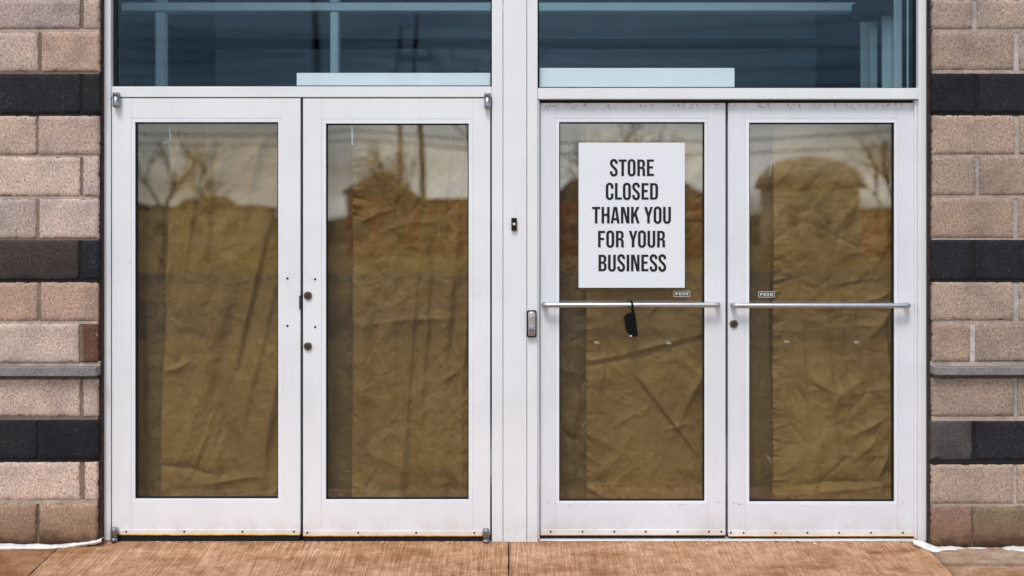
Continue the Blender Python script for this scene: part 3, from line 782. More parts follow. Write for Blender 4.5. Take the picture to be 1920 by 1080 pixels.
    me.from_pydata((np.concatenate([vs, back])-base).tolist(), [], np.concatenate([fs, fs[:, ::-1]+N, rf]).tolist())
    me.polygons.foreach_set('use_smooth', [True]*len(me.polygons)); me.materials.append(mat); me.update()
    o = bpy.data.objects.new(name, me); COL.objects.link(o); o.location = base
    return tag(o, label, 'paper', 'brown kraft paper behind the door glass')

LD = 0.004
yL, yR = LD+0.052, RD+0.052        # rest depth of the front sheets
ov = 7
# door 1
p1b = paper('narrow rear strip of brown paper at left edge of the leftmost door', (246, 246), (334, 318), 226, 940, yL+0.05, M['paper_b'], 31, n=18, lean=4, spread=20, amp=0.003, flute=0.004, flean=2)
p1 = paper('wide brown paper with long slanting pleats behind the leftmost door glass', (319, 300), (530, 530), 226, 940, yL, M['paper'], 12, n=40, lean=14, spread=24, amp=0.0029, flute=0.0075, flean=-12, sag=0.002, crumple=0.7,
      folds=[(500, 420, 12, 0.34, 0.018, 0.012), (452, 640, 13, 0.3, 0.022, 0.011), (424, 760, 14, 0.22, 0.018, -0.009), (478, 560, 13, 0.3, 0.014, -0.010), (395, 330, 42, 0.16, 0.03, 0.010), (470, 300, 38, 0.18, 0.02, 0.006),
             (330, 690, 70, 0.05, 0.010, 0.011), (350, 880, -80, 0.12, 0.018, -0.009), (430, 900, 82, 0.12, 0.014, 0.007), (505, 800, 8, 0.2, 0.018, 0.010), (385, 820, 20, 0.16, 0.014, 0.007), (345, 470, 6, 0.2, 0.012, 0.005), (335, 345, 88, 0.03, 0.004, -0.004)])
# door 2
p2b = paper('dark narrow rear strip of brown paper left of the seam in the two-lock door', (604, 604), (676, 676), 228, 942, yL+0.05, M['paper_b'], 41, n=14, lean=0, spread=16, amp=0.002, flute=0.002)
p2 = paper('wide crumpled brown paper behind the glass of the two-lock door', (662, 660.5), (888, 888), 229, 942, yL, M['paper'], 17, n=80, lean=8, spread=60, amp=0.0036, flute=0.007, flean=-3, crumple=0.55, edge=(238, 430, 44),
      folds=[(868, 660, 2, 0.2, 0.018, 0.011), (850, 620, 4, 0.2, 0.02, -0.01), (700, 405, 70, 0.06, 0.02, 0.009), (770, 420, 80, 0.1, 0.03, 0.008), (780, 600, 86, 0.2, 0.02, 0.006), (850, 700, 50, 0.06, 0.012, 0.010), (720, 860, -60, 0.1, 0.03, 0.008), (845, 880, -40, 0.08, 0.02, 0.009), (676, 915, -50, 0.04, 0.012, 0.009), (720, 300, 60, 0.1, 0.03, 0.006)])
# door 3
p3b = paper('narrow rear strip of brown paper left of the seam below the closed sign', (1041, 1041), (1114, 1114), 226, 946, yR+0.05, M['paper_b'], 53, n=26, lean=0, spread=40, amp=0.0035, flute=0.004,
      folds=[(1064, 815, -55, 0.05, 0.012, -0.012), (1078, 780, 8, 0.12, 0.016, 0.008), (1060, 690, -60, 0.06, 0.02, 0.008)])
p3 = paper('wide brown paper with long diagonal folds behind the closed sign', (1098, 1100), (1331, 1331), 226, 946, yR, M['paper'], 23, n=85, lean=-60, spread=80, amp=0.003, flute=0.0, crumple=0.6, sag=0.0042, edge=(600, 930, 14),
      folds=[(1210, 652, 76.5, 0.27, 0.010, 0.008), (1210, 662, 77, 0.27, 0.012, -0.007), (1190, 700, -34, 0.22, 0.03, 0.012), (1240, 770, -36, 0.24, 0.026, -0.011), (1262, 790, -36, 0.2, 0.02, 0.012), (1290, 680, -42, 0.12, 0.02, 0.008), (1310, 720, 30, 0.16, 0.03, 0.012), (1135, 700, 3, 0.2, 0.01, -0.004), (1150, 860, 40, 0.14, 0.03, 0.010), (1270, 800, 75, 0.05, 0.01, 0.007), (1115, 920, -60, 0.05, 0.014, 0.011), (1230, 250, 55, 0.16, 0.03, 0.009), (1300, 330, 40, 0.12, 0.02, 0.008)])
# door 4
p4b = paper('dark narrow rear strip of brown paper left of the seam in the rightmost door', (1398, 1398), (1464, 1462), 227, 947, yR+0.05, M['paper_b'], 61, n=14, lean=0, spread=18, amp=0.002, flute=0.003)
p4 = paper('wide creased brown paper with puckered left edge behind the rightmost door glass', (1451, 1448), (1687, 1687), 227, 947, yR, M['paper'], 29, n=100, lean=40, spread=80, amp=0.0036, flute=0.004, flean=4, crumple=0.6, sag=0.0042, edge=(440, 930, 60),
      folds=[(1665, 700, -3, 0.2, 0.014, 0.010), (1580, 740, 45, 0.1, 0.03, 0.010), (1540, 720, -50, 0.12, 0.04, 0.010), (1625, 840, 45, 0.06, 0.014, 0.012), (1570, 918, 84, 0.16, 0.014, 0.013), (1520, 925, 35, 0.06, 0.012, 0.011), (1570, 905, 88, 0.15, 0.016, -0.010), (1640, 620, 40, 0.12, 0.02, 0.009), (1530, 860, 20, 0.14, 0.03, 0.008), (1630, 800, 60, 0.06, 0.01, 0.009), (1655, 870, 20, 0.08, 0.012, 0.010), (1640, 560, 70, 0.07, 0.014, 0.008)])
# bits of clear tape over the seams, their glints put into the colour
def tapes(par, segs, yy):
    for x0, y0, x1, y1, w in segs:
        b = MB()
        P0, P1 = Vector((X(x0, yy), yy, Z(y0, yy))), Vector((X(x1, yy), yy-0.002, Z(y1, yy)))
        u = (P1-P0).normalized(); s = u.cross(Vector((0, 1, 0)))*w
        dz = Vector((0, 0.0006, 0))
        b.v += [tuple(q) for q in (P0-s, P1-s*0.6, P1+s*0.6, P0+s, P0-s+dz, P1-s*0.6+dz, P1+s*0.6+dz, P0+s+dz)]
        for f in ((0, 1, 2, 3), (7, 6, 5, 4), (0, 4, 5, 1), (1, 5, 6, 2), (2, 6, 7, 3), (3, 7, 4, 0)): b.face(f)
        b.build('tape_glint', M['tape_glint'], par)
tapes(p1, [(318, 240, 320, 262, 0.0026), (320, 262, 306, 270, 0.0018), (316, 268, 320, 284, 0.0018), (309, 298, 312, 304, 0.0012), (310, 330, 313, 331, 0.0012)], yL-0.03)
tapes(p2, [(660, 236, 661, 272, 0.006), (653, 640, 656, 641, 0.001), (652, 662, 658, 663, 0.001), (652, 684, 657, 675, 0.001), (649, 884, 653, 884, 0.001)], yL-0.03)  # first, wide piece is a painted reflection in a gap between the sheets
tapes(p3, [(1092, 726, 1097, 717, 0.0012), (1092, 734, 1097, 728, 0.001), (1093, 800, 1097, 790, 0.001), (1092, 814, 1097, 806, 0.001)], yR-0.03)
tapes(p4, [(1443, 330, 1450, 275, 0.002), (1440, 855, 1449, 866, 0.0012), (1436, 852, 1446, 868, 0.001), (1444, 770, 1448, 770, 0.001)], yR-0.03)

# ------------------------------------------------------------------ the closed sign, letter by letter
S_, H_ = 0.158, 0.132
def arc(cx, cz, rx, rz, a0, a1, n=9):
    return [(cx+rx*math.cos(R(a0+(a1-a0)*k/n)), cz+rz*math.sin(R(a0+(a1-a0)*k/n))) for k in range(n+1)]
def stad(x0, x1, z0, z1, rz):
    rx = (x1-x0)/2; c = (x0+x1)/2
    return arc(c, z1-rz, rx, rz, 0, 180, 16)+arc(c, z0+rz, rx, rz, 180, 360, 16)
def stroke(pts, hw):
    P = [Vector((p[0], p[1])) for p in pts]; A, B = [], []
    for i, p in enumerate(P):
        t = (P[min(i+1, len(P)-1)]-P[max(i-1, 0)]).normalized(); n = Vector((-t.y, t.x))
        A.append(tuple(p+n*hw)); B.append(tuple(p-n*hw))
    return A+B[::-1]
def glyph(ch):
    s, h, ov = S_, H_, 0.027
    if ch == 'O': return 0.483, [stad(0, .483, -ov, 1+ov, .235), stad(s, .483-s, .115, .885, .085)]
    if ch == 'U':
        w = .474
        return w, [[(0, 1)]+arc(w/2, .235-ov, w/2, .235, 180, 360, 16)+[(w, 1), (w-s, 1)]+arc(w/2, .2, w/2-s, .09, 0, -180, 12)+[(s, 1)]]
    if ch == 'C':
        w = .468
        return w, [[(w, .66)]+arc(w/2, 1+ov-.235, w/2, .235, 0, 180, 16)+arc(w/2, .235-ov, w/2, .235, 180, 360, 16)+[(w, .37), (w-s, .37)]+arc(w/2, .2, w/2-s, .09, 0, -180, 12)+arc(w/2, .8, w/2-s, .09, 180, 0, 12)+[(w-s, .66)]]
    if ch == 'S':
        w = .474; a = s/2*0.98; r = w/2-a
        top = [(w-a, .735), (w-a, .77)]+arc(w/2, .795, r, 1+ov-.068-.795, 0, 180, 14)
        d = []
        p0, p1, p2, p3 = (a, .77), (a, .565), (w-a, .47), (w-a, .25)
        for k in range(1, 24):
            u = k/24; q = [(1-u)**3*p0[i]+3*u*(1-u)**2*p1[i]+3*u*u*(1-u)*p2[i]+u**3*p3[i] for i in (0, 1)]; d.append(tuple(q))
        bot = arc(w/2, .205, r, .205+ov-.068, 0, -180, 14)+[(a, .24), (a, .285)]
        return w, [stroke(top+d+bot, a)]
    if ch == 'T': w = .489; m = w/2; return w, [[(m-s/2, 0), (m-s/2, 1-h), (0, 1-h), (0, 1), (w, 1), (w, 1-h), (m+s/2, 1-h), (m+s/2, 0)]]
    if ch == 'I': return .164, [[(0, 0), (0, 1), (.164, 1), (.164, 0)]]
    if ch == 'L': return .42, [[(0, 0), (0, 1), (s, 1), (s, h), (.42, h), (.42, 0)]]
    if ch == 'E': return .43, [[(0, 0), (0, 1), (.43, 1), (.43, 1-h), (s, 1-h), (s, .59), (.37, .59), (.37, .455), (s, .455), (s, h), (.43, h), (.43, 0)]]
    if ch == 'F': return .42, [[(0, 0), (0, 1), (.42, 1), (.42, 1-h), (s, 1-h), (s, .575), (.37, .575), (.37, .443), (s, .443), (s, 0)]]
    if ch == 'H': w = .494; return w, [[(0, 0), (0, 1), (s, 1), (s, .585), (w-s, .585), (w-s, 1), (w, 1), (w, 0), (w-s, 0), (w-s, .45), (s, .45), (s, 0)]]
    if ch == 'D':
        w = .48
        return w, [[(0, 0), (0, 1), (.26, 1)]+arc(.26, .78, .22, .22, 90, 0, 9)+arc(.26, .22, .22, .22, 0, -90, 9),
                   [(s, h), (s, 1-h), (.25, 1-h)]+arc(.25, .8, w-s-.25, .068, 90, 0, 6)+arc(.25, .2, w-s-.25, .068, 0, -90, 6)]
    if ch == 'R':
        return .49, [[(0, 0), (0, 1), (.27, 1)]+arc(.27, .79, .197, .21, 90, 0, 9)+[(.467, .68)]+arc(.30, .66, .167, .15, 0, -62, 5)+arc(.33, .36, .14, .13, 62, 0, 5)+[(.472, .12), (.492, 0), (.33, 0), (.318, .06), (.315, .33)]+arc(.25, .34, .065, .085, 0, 90, 5)+[(s, .425), (s, 0)],
                     [(s, .555), (s, .868), (.25, .868)]+arc(.25, .79, .06, .078, 90, 0, 5)+arc(.25, .63, .06, .075, 0, -90, 5)]
    if ch == 'B':
        return .489, [[(0, 0), (0, 1), (.27, 1)]+arc(.27, .79, .205, .21, 90, 0, 9)+[(.475, .7)]+arc(.30, .68, .175, .14, 0, -60, 5)+arc(.30, .36, .19, .15, 60, 0, 5)+arc(.27, .22, .22, .22, 0, -90, 9),
                      [(s, .585), (s, .868), (.25, .868)]+arc(.25, .79, .066, .078, 90, 0, 5)+arc(.25, .66, .066, .075, 0, -90, 5),
                      [(s, .135), (s, .455), (.25, .455)]+arc(.25, .37, .08, .085, 90, 0, 5)+arc(.25, .22, .08, .085, 0, -90, 5)]
    if ch == 'A': return .537, [[(0, 0), (.164, 1), (.388, 1), (.537, 0), (.385, 0), (.357, .19), (.178, .19), (.152, 0)], [(.195, .325), (.34, .325), (.268, .82)]]
    if ch == 'N': return .517, [[(0, 0), (0, 1), (.215, 1), (.365, .41), (.365, 1), (.517, 1), (.517, 0), (.33, 0), (.152, .71), (.152, 0)]]
    if ch == 'K': return .52, [[(0, 0), (0, 1), (s, 1), (s, .6), (.345, 1), (.515, 1), (.33, .63), (.52, 0), (.36, 0), (.225, .44), (s, .33), (s, 0)]]
    if ch == 'Y': return .526, [[(0, 1), (.165, 1), (.265, .65), (.375, 1), (.526, 1), (.34, .42), (.34, 0), (.18, 0), (.18, .42)]]
    if ch == 'P': return .47, [[(0, 0), (0, 1), (.27, 1)]+arc(.27, .7, .2, .3, 90, -90, 12)+[(s, .4), (s, 0)], [(s, .53), (s, .868)]+arc(.25, .7, .07, .168, 90, -90, 8)]
def curve_mesh(contours, ext):
    cu = bpy.data.curves.new('letters', 'CURVE'); cu.dimensions = '2D'; cu.fill_mode = 'BOTH'; cu.extrude = ext
    for c in contours:
        sp = cu.splines.new('POLY'); sp.points.add(len(c)-1); sp.use_cyclic_u = True
        for p, (x, z) in zip(sp.points, c): p.co = (x, z, 0, 1)
    o = bpy.data.objects.new('letters', cu); COL.objects.link(o)
    bpy.context.view_layer.update()
    me = bpy.data.meshes.new_from_object(o.evaluated_get(bpy.context.evaluated_depsgraph_get()))
    bpy.data.objects.remove(o); bpy.data.curves.remove(cu)
    me.transform(Matrix(((1, 0, 0, 0), (0, 0, -1, 0), (0, 1, 0, 0), (0, 0, 0, 1))))
    return me
ys = RD+0.003
sg = thing('store_sign', (X(1184.5, ys), ys+0.008, Z(540, ys)), 'white closed-store notice with black capital letters on the glass door', 'sign')
b = MB(); b.box(X(1085, ys), X(1284, ys), ys, ys+0.0085, Z(539.6, ys), Z(267.6, ys), 0.0006); b.build('sign_board', M['sign'], sg)
b = MB(); b.box(X(1100, ys), X(1269, ys), ys+0.0085, RD+0.0168, Z(525, ys), Z(283, ys), 0.0); b.build('adhesive_pad', M['sign'], sg)
K = 11.25
LINES = [(329.9, [('S', 490), ('T', 675), ('O', 864), ('R', 1068), ('E', 1270)]),
         (374.2, [('C', 403), ('L', 597), ('O', 764), ('S', 960), ('E', 1157), ('D', 1338)]),
         (418.8, [('T', 115), ('H', 313), ('A', 508), ('N', 722), ('K', 935), ('Y', 1213), ('O', 1412), ('U', 1612)]),
         (463.7, [('F', 240), ('O', 413), ('R', 617), ('Y', 888), ('O', 1082), ('U', 1283), ('R', 1487)]),
         (508.5, [('B', 250), ('U', 450), ('S', 645), ('I', 843), ('N', 935), ('E', 1152), ('S', 1327), ('S', 1512)])]
yi = ys-0.0009
for base, row in LINES:
    cs = []
    sc = 30.95/PPM*(D+yi)/D
    for ch, zx in row:
        x0, z0 = X(1100+zx/K, yi), Z(base, yi)
        for c in glyph(ch)[1]: cs.append([(x0+x*sc-sg.location.x, z0+z*sc-sg.location.z) for x, z in c])
    me = curve_mesh(cs, 0.0006); me.materials.append(M['ink'])
    o = bpy.data.objects.new('lettering', me); COL.objects.link(o); o.parent = sg; o.location = (0, yi-sg.location.y, 0)

# PUSH stickers on the glass
def sticker(label, px0, px1, py0, py1):
    y = RD+0.0166
    x0, x1, z0, z1 = X(px0, y), X(px1, y), Z(py1, y), Z(py0, y)
    st = thing('push_sticker', ((x0+x1)/2, y, z0), label, 'sticker', 'push stickers on the right-hand doors')
    w = 0.0019; b = MB()
    b.box(x0, x1, y-0.0005, y-0.0001, z0, z0+w, 0); b.box(x0, x1, y-0.0005, y-0.0001, z1-w, z1, 0)
    b.box(x0, x0+w, y-0.0005, y-0.0001, z0+w, z1-w, 0); b.box(x1-w, x1, y-0.0005, y-0.0001, z0+w, z1-w, 0)
    b.build('border', M['print'], st)
    hgt = (z1-z0)*0.48; wd = hgt*0.85; gap = hgt*0.34
    tot = 4*wd+3*gap; x = (x0+x1)/2-tot/2; cs = []
    for ch in 'PUSH':
        gw, gc = glyph(ch)
        for c in gc: cs.append([(x+q/gw*wd-st.location.x, (z0+z1)/2-hgt/2+v*hgt-st.location.z) for q, v in c])
        x += wd+gap
    me = curve_mesh(cs, 0.0002); me.materials.append(M['print'])
    o = bpy.data.objects.new('lettering', me); COL.objects.link(o); o.parent = st; o.location = (0, -0.0004, 0)
sticker('small pale push sticker just below the closed sign', 1263, 1294, 545.3, 556.3)
sticker('small pale push sticker on the dark strip of the rightmost door', 1422, 1452, 546.6, 557.4)

# ------------------------------------------------------------------ lockbox, bell, push plate, transom strips
yk = RD-0.044
lx, lz = X(1184, yk), Z(572, yk)
lb = thing('key_lockbox', (lx, yk-0.02, Z(632, yk)), 'black key lockbox hanging by its shackle from the push bar', 'lockbox')
b = MB(); c0 = (X(1184, yk), Z(609, yk))
poly = [(1177.5, 625), (1181.5, 629), (1188, 631.8), (1196.2, 630.8), (1191.2, 588), (1188.5, 586.4), (1180.5, 587), (1174.5, 589.5), (1171.2, 594.5), (1173.5, 612)]
b.prism([(X(p, yk-0.03), Z(q, yk-0.03)) for p, q in poly], yk-0.034, yk+0.006)
ob = b.build('body', M['box'], lb)
bm_ = ob.modifiers.new('soft edges', 'BEVEL'); bm_.width = 0.003; bm_.segments = 2
b = MB(); xs_, zt_ = X(1185.6, yk), lz+0.0215
b.tube([(X(1187.2, yk), yk-0.02, Z(590, yk)), (X(1185.8, yk), yk-0.0205, lz-0.01), (xs_-0.002, yk-0.02, lz+0.006), (X(1184, yk), yk-0.013, lz+0.0175), (X(1184, yk), yk, lz+0.0215), (X(1184, yk), yk+0.013, lz+0.0175), (X(1185, yk), yk+0.02, lz), (X(1187, yk), yk+0.008, Z(590, yk))], 0.0046, 10)
b.build('shackle', M['box'], lb)
b = MB(); b.box(X(1180.5, yk-.036), X(1185, yk-.036), yk-0.0365, yk-0.03, Z(631, yk-.036), Z(629, yk-.036), 0.0005); b.build('metal_tab', M['pale'], lb)
b = MB(); b.box(X(1179, yk-.036), X(1189, yk-.036), yk-0.0358, yk-0.033, Z(622, yk-.036), Z(598, yk-.036), 0.001); b.build('dial_cover', M['box'], lb)

db = thing('doorbell', (X(964), -0.004, Z(433)), 'small black doorbell with a cream button on the centre mullion', 'doorbell')
b = MB(); b.box(X(958.8, -.01), X(969, -.01), -0.012, 0.001, Z(432.6, -.01), Z(408.6, -.01), 0.002); b.build('housing', M['black'], db)
b = MB(); b.lathe((X(963.8, -.012), -0.0118, Z(420.3, -.012)), (0, -1, 0), [(0, 0.0072), (0.002, 0.0072), (0.0035, 0.006), (0.004, 0.003)], 20); b.build('button', M['cream'], db)

def rrect(x0, x1, z0, z1, r, n=6):
    return arc(x1-r, z0+r, r, r, -90, 0, n)+arc(x1-r, z1-r, r, r, 0, 90, n)+arc(x0+r, z1-r, r, r, 90, 180, n)+arc(x0+r, z0+r, r, r, 180, 270, n)
pp = thing('push_plate', (X(997), -0.006, Z(633)), 'narrow metal wheelchair push plate in a black surround on the mullion', 'push plate')
b = MB(); b.prism(rrect(X(988.2, -.02), X(1006, -.02), Z(632.6, -.02), Z(582, -.02), 0.008), -0.02, 0.0005)
o = b.build('surround', M['black'], pp); m_ = o.modifiers.new('soft edges', 'BEVEL'); m_.width = 0.002; m_.segments = 2
b = MB(); x0, x1 = X(990.2, -.024), X(1004, -.024); za, zb_ = Z(630, -.024), Z(584.3, -.024); n = 14
prev = None
for k in range(n+1):
    u = k/n; z = za+(zb_-za)*u; yy = -0.0215-0.004*min(1.0, 4*u*(1-u)*1.6)
    row = []
    for i in range(2): row.append(len(b.v)); b.v.append(((x0, x1)[i], yy, z))
    for i in range(2): row.append(len(b.v)); b.v.append(((x0, x1)[i], -0.0195, z))
    if prev:
        b.face([prev[0], prev[1], row[1], row[0]], None, 0, True); b.face([prev[2], prev[0], row[0], row[2]]); b.face([prev[1], prev[3], row[3], row[1]])
    prev = row
b.face([0, 2, 3, 1]); b.face([prev[0], prev[1], prev[3], prev[2]]); b.build('plate', M['plate'], pp)
cx, cz, yq = X(996.3, -.026), Z(609.6, -.026), -0.0262
q = 1/PPM
body = stroke([(cx-0.6*q, cz+4.2*q), (cx-0.2*q, cz+1.2*q), (cx+2.4*q, cz+1.0*q), (cx+3.6*q, cz-1.8*q), (cx+4.8*q, cz-1.5*q)], 0.55*q)
ring = stroke(arc(cx-0.2*q, cz-0.4*q, 3.2*q, 3.0*q, 140, 345, 18), 0.5*q)
head = [(cx-0.6*q+1.1*q*math.cos(a*math.pi/6), cz+6*q+1.1*q*math.sin(a*math.pi/6)) for a in range(12)]
me_b = MB(); me_b.prism(body[::-1], yq, yq+0.001); me_b.prism(ring[::-1], yq-0.0002, yq+0.001); me_b.prism(head, yq, yq+0.001)
me_b.build('wheelchair_symbol', M['pale'], pp)
b = MB(); zb1 = Z(618.3, -.026)
b.prism([(X(991.6, -.026), zb1-1.1*q), (X(1002, -.026), zb1-1.1*q), (X(1002, -.026), zb1+0.1*q), (X(995.5, -.026), zb1+0.2*q), (X(994.2, -.026), zb1+1.1*q), (X(992.8, -.026), zb1+1.0*q)], -0.0258, -0.0245)
for k in range(6): b.box(X(991.9+k*1.75, -.026), X(993.3+k*1.75, -.026), -0.0258, -0.0245, zb1-2.7*q, zb1-1.9*q, 0)
b.build('blue_print', M['blue'], pp)
for py in (587.5, 626.3):
    b = MB(); b.lathe((X(996.8, -.025), -0.0238, Z(py, -.025)), (0, -1, 0), [(0, 0.0024), (0.0008, 0.0022), (0.001, 0.001)], 10); b.build('screw', M['lock'], pp)

for lab, a, c, t0, b0 in (('thin white foam board strip along the bottom of the left transom window', 556.5, 919.5, 136.8, 160.6),
                          ('taller white foam board strip along the bottom of the right transom window', 1011.5, 1377, 127.6, 163.6)):
    b = MB(); b.box(X(a, .048), X(c, .048), 0.046, 0.056, Z(b0, .048), Z(t0, .048), 0.0008)
    tag(b.build('foam_strip', M['strip'], None, (X((a+c)/2, .048), 0.05, Z(b0, .048))), lab, 'foam strip', 'white strips behind the transom glass')

# ------------------------------------------------------------------ what shows through the transoms
YI = 1.35
nf = thing('inner_frame', (0, YI, 0), 'white inner lobby frame seen through the blue transom glass', 'inner frame')
def inner(name, a, c, t0, b0, y, dep=0.1, sub=None):
    b = MB(); b.box(X(a, y), X(c, y), y, y+dep, Z(b0, y), Z(t0, y), 0.003)
    if sub:
        for s in sub: b.box(X(a, y), X(c, y), y-0.012, y-0.0005, Z(s[1], y), Z(s[0], y), 0.001)
    return b.build(name, M['inner'], nf)
inner('beam', 150, 1618, 4.5, 20.5, YI, 0.1, [(8, 20.5)])
inner('mullion', 291, 305.5, 22, 420, YI+.005, 0.09); inner('mullion', 619, 633.5, 22, 420, YI+.005, 0.09)
inner('mullion', 291, 305.5, -500, 3, YI+.005, 0.09); inner('mullion', 619, 633.5, -500, 3, YI+.005, 0.09)
inner('beam', 150, 1618, -330, -312, YI, 0.1)
for a, c, y in ((1615, 1631, 1.36), (1632.5, 1645, 1.18), (1655, 1668, 1.0), (1669, 1676.5, 0.98), (1677.5, 1691.5, 0.8), (1702, 1715.5, 0.6)):
    b = MB(); b.box(X(a, y), X(c, y), y, y+0.018, 0.0, Z(-560, y), 0.002); b.build('side_post', M['inner'], nf)
b = MB(); b.box(X(1640, .8), X(1690, .8), 0.86, 1.2, Z(22, .9), Z(-12, .9), 0.004); b.build('bracket', M['gap'], nf)
wp = thing('wall_panel', (0.2, 3.4, 0), 'pale board wall with a dark gap seen deep behind the transoms', 'wall board')
for t0, b0 in ((-400, 2), (24, 72), (92, 420)):
    b = MB(); b.box(X(404, 3.4), X(1530, 3.4), 3.4, 3.44, Z(b0, 3.4), Z(t0, 3.4), 0.002); b.build('board', M['panel'], wp)
M['whitep'] = plain('white_trim', (0.7, 0.7, 0.68), 0.6)
M['floor'] = plain('pale_floor', (0.6, 0.63, 0.65), 0.5)
def inside(name, *a, mat='dark_in'):
    b = MB(); b.box(*a, 0.0); tag(b.build(name, M[mat]), kind='structure')
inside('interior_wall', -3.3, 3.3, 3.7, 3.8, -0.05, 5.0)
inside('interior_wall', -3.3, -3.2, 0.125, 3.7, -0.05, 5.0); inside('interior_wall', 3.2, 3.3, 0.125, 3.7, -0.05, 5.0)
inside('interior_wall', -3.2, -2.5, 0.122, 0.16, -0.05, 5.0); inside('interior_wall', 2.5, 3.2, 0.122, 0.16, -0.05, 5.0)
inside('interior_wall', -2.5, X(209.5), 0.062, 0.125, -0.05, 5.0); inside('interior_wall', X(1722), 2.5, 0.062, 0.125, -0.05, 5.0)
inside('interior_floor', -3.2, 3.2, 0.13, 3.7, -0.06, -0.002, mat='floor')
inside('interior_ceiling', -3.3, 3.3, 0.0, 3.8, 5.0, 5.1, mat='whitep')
b = MB(); b.box(-8, 8, -0.02, 0.32, TOPZ+0.003, 6.2, 0.0, (0.42, 0.33, 0.27)); tag(b.build('upper_wall', M['mortar'], None, (0, 0, TOPZ)), 'plain upper block wall over the doors', 'wall')

# crumbs of grit and paint flakes against the door sill
rd = random.Random(77); b = MB()
for k in range(420):
    x = rd.uniform(-2.0, 2.0); y = -abs(rd.gauss(0, 0.02)) - 0.001 if k < 280 else rd.uniform(-0.42, 0)
    s = rd.uniform(0.0012, 0.0042) if k < 280 else rd.uniform(0.001, 0.003)
    lum = rd.choice([0.03, 0.05, 0.25, 0.5, 0.75]); col = (lum, lum*0.85, lum*0.7)
    z = gz(y)+s*0.3; n = len(b.v); a0 = rd.uniform(0, 6)
    sx = s*rd.uniform(0.8, 2.6)
    ring = [(x+sx*math.cos(a0+i*1.257)*rd.uniform(.7, 1.2), y+s*math.sin(a0+i*1.257)*rd.uniform(.7, 1.2), z-s*0.5) for i in range(5)]
    b.v += ring+[(x+s*0.2, y, z+s*0.5)]
    for i in range(5): b.face([n+i, n+(i+1) % 5, n+5], col)
tag(b.build('grit', M['mortar'], None, (0, -0.02, 0)), 'loose grit and paint flakes on the concrete by the door sill', 'grit', kind='stuff')

# ------------------------------------------------------------------ across the street (seen as reflections in the glass)
M['brick'] = plain('red_brick_far', (0.6, 0.19, 0.1), 0.9, 0, 0.1, 0.25, 2)
M['tan'] = plain('tan_far', (0.75, 0.56, 0.32), 0.9, 0, 0.1, 0.15, 1)
M['roof'] = plain('brown_roof', (0.1, 0.065, 0.045), 0.9, 0, 0.1)
M['wood'] = plain('weathered_pole', (0.06, 0.045, 0.035), 0.9, 0, 0.1)
M['steel'] = plain('dark_steel', (0.02, 0.02, 0.022), 0.5, 0.2)
M['bark'] = plain('bare_bark', (0.05, 0.035, 0.025), 1, 0, 0.1)
M['win'] = plain('dark_window', (0.02, 0.022, 0.025), 0.1, 0, 0.5)
def rx(px, L): return (px-960)/1920*(D+L)          # x of a thing L metres in front of the glass, seen mirrored at a column
def rz(py, L): return ZC+(HOR-py)/1920*(D+L)
def building(label, px0, px1, py, L, wallm, dep=9, gable=True):
    x0, x1, h = rx(px0, L), rx(px1, L), rz(py, L); y1, y0 = -L, -L-dep
    o = thing('building', ((x0+x1)/2, -L-dep/2, -0.24), label, 'building')
    b = MB(); b.box(x0, x1, y0, y1, -0.24, h, 0.0); b.build('wall', wallm, o)
    b = MB(); ro = 0.4
    if gable:
        rh = (x1-x0)*0.0+1.8
        b.v = [(x0-ro, y1+ro, h), (x1+ro, y1+ro, h), (x1+ro, y0-ro, h), (x0-ro, y0-ro, h), (x0+1.5, (y0+y1)/2, h+rh), (x1-1.5, (y0+y1)/2, h+rh)]
        for f in ((0, 1, 5, 4), (1, 2, 5), (2, 3, 4, 5), (3, 0, 4), (3, 2, 1, 0)): b.face(f)
    else: b.box(x0-.2, x1+.2, y0-.2, y1+.2, h+.003, h+.35, 0.02)
    b.build('roof', M['roof'], o)
    n = max(2, int((x1-x0)/3.2)); w = (x1-x0)/n
    for k in range(n):
        b = MB(); xc = x0+w*(k+.5); b.box(xc-.55, xc+.55, y1+0.002, y1+.06, .9, min(h-.4, 2.3), 0.01); b.build('window', M['win'], o)
building('long low tan building reflected in the leftmost door glass', 200, 470, 392, 88, M['tan'], 10, False)
rw = random.Random(4); b = MB(); pw = []
for k in range(241):
    xw = -120+k; pw.append((xw, 4.2+1.3*math.sin(k*.11)+0.9*math.sin(k*.37+1)+rw.uniform(-.5, .5)))
nw = len(pw)
b.v = [(x_, -112, -0.3) for x_, z_ in pw]+[(x_, -114+rw.uniform(-1, 1), z_) for x_, z_ in pw]+[(x_, -122, -0.3) for x_, z_ in pw]
for k in range(nw-1):
    b.face([k+1, k, nw+k, nw+k+1]); b.face([nw+k+1, nw+k, 2*nw+k, 2*nw+k+1])
M['wood_far'] = plain('winter_brush', (0.3, 0.21, 0.12), 1, 0, 0.1, 0.4, 0.6)
tag(b.build('distant_woods', M['wood_far'], None, (0, -112, 0)), 'line of brown winter brush along the horizon reflected in the glass', 'woods'); bpy.data.objects['distant_woods']['kind'] = 'stuff'
building('red brick house reflected in the two-lock door glass', 650, 762, 366, 62, M['brick'])
building('red brick shop with flat roof reflected beside the brick house', 766, 1010, 380, 66, M['brick'], 10, False)
building('red brick house reflected round the closed sign', 1040, 1330, 378, 64, M['brick'])
building('low red brick building reflected beside the domed kiosk', 1640, 1900, 398, 60, M['brick'], 8, False)
kx, kL = rx(1548, 40), 40
kd = thing('domed_kiosk', (kx, -kL-2.4, -0.24), 'tan kiosk with a shallow dome reflected in the rightmost door glass', 'kiosk')
M['cream_wall'] = plain('cream_stucco', (0.78, 0.6, 0.36), 0.9, 0, 0.1, 0.25, 1.2)
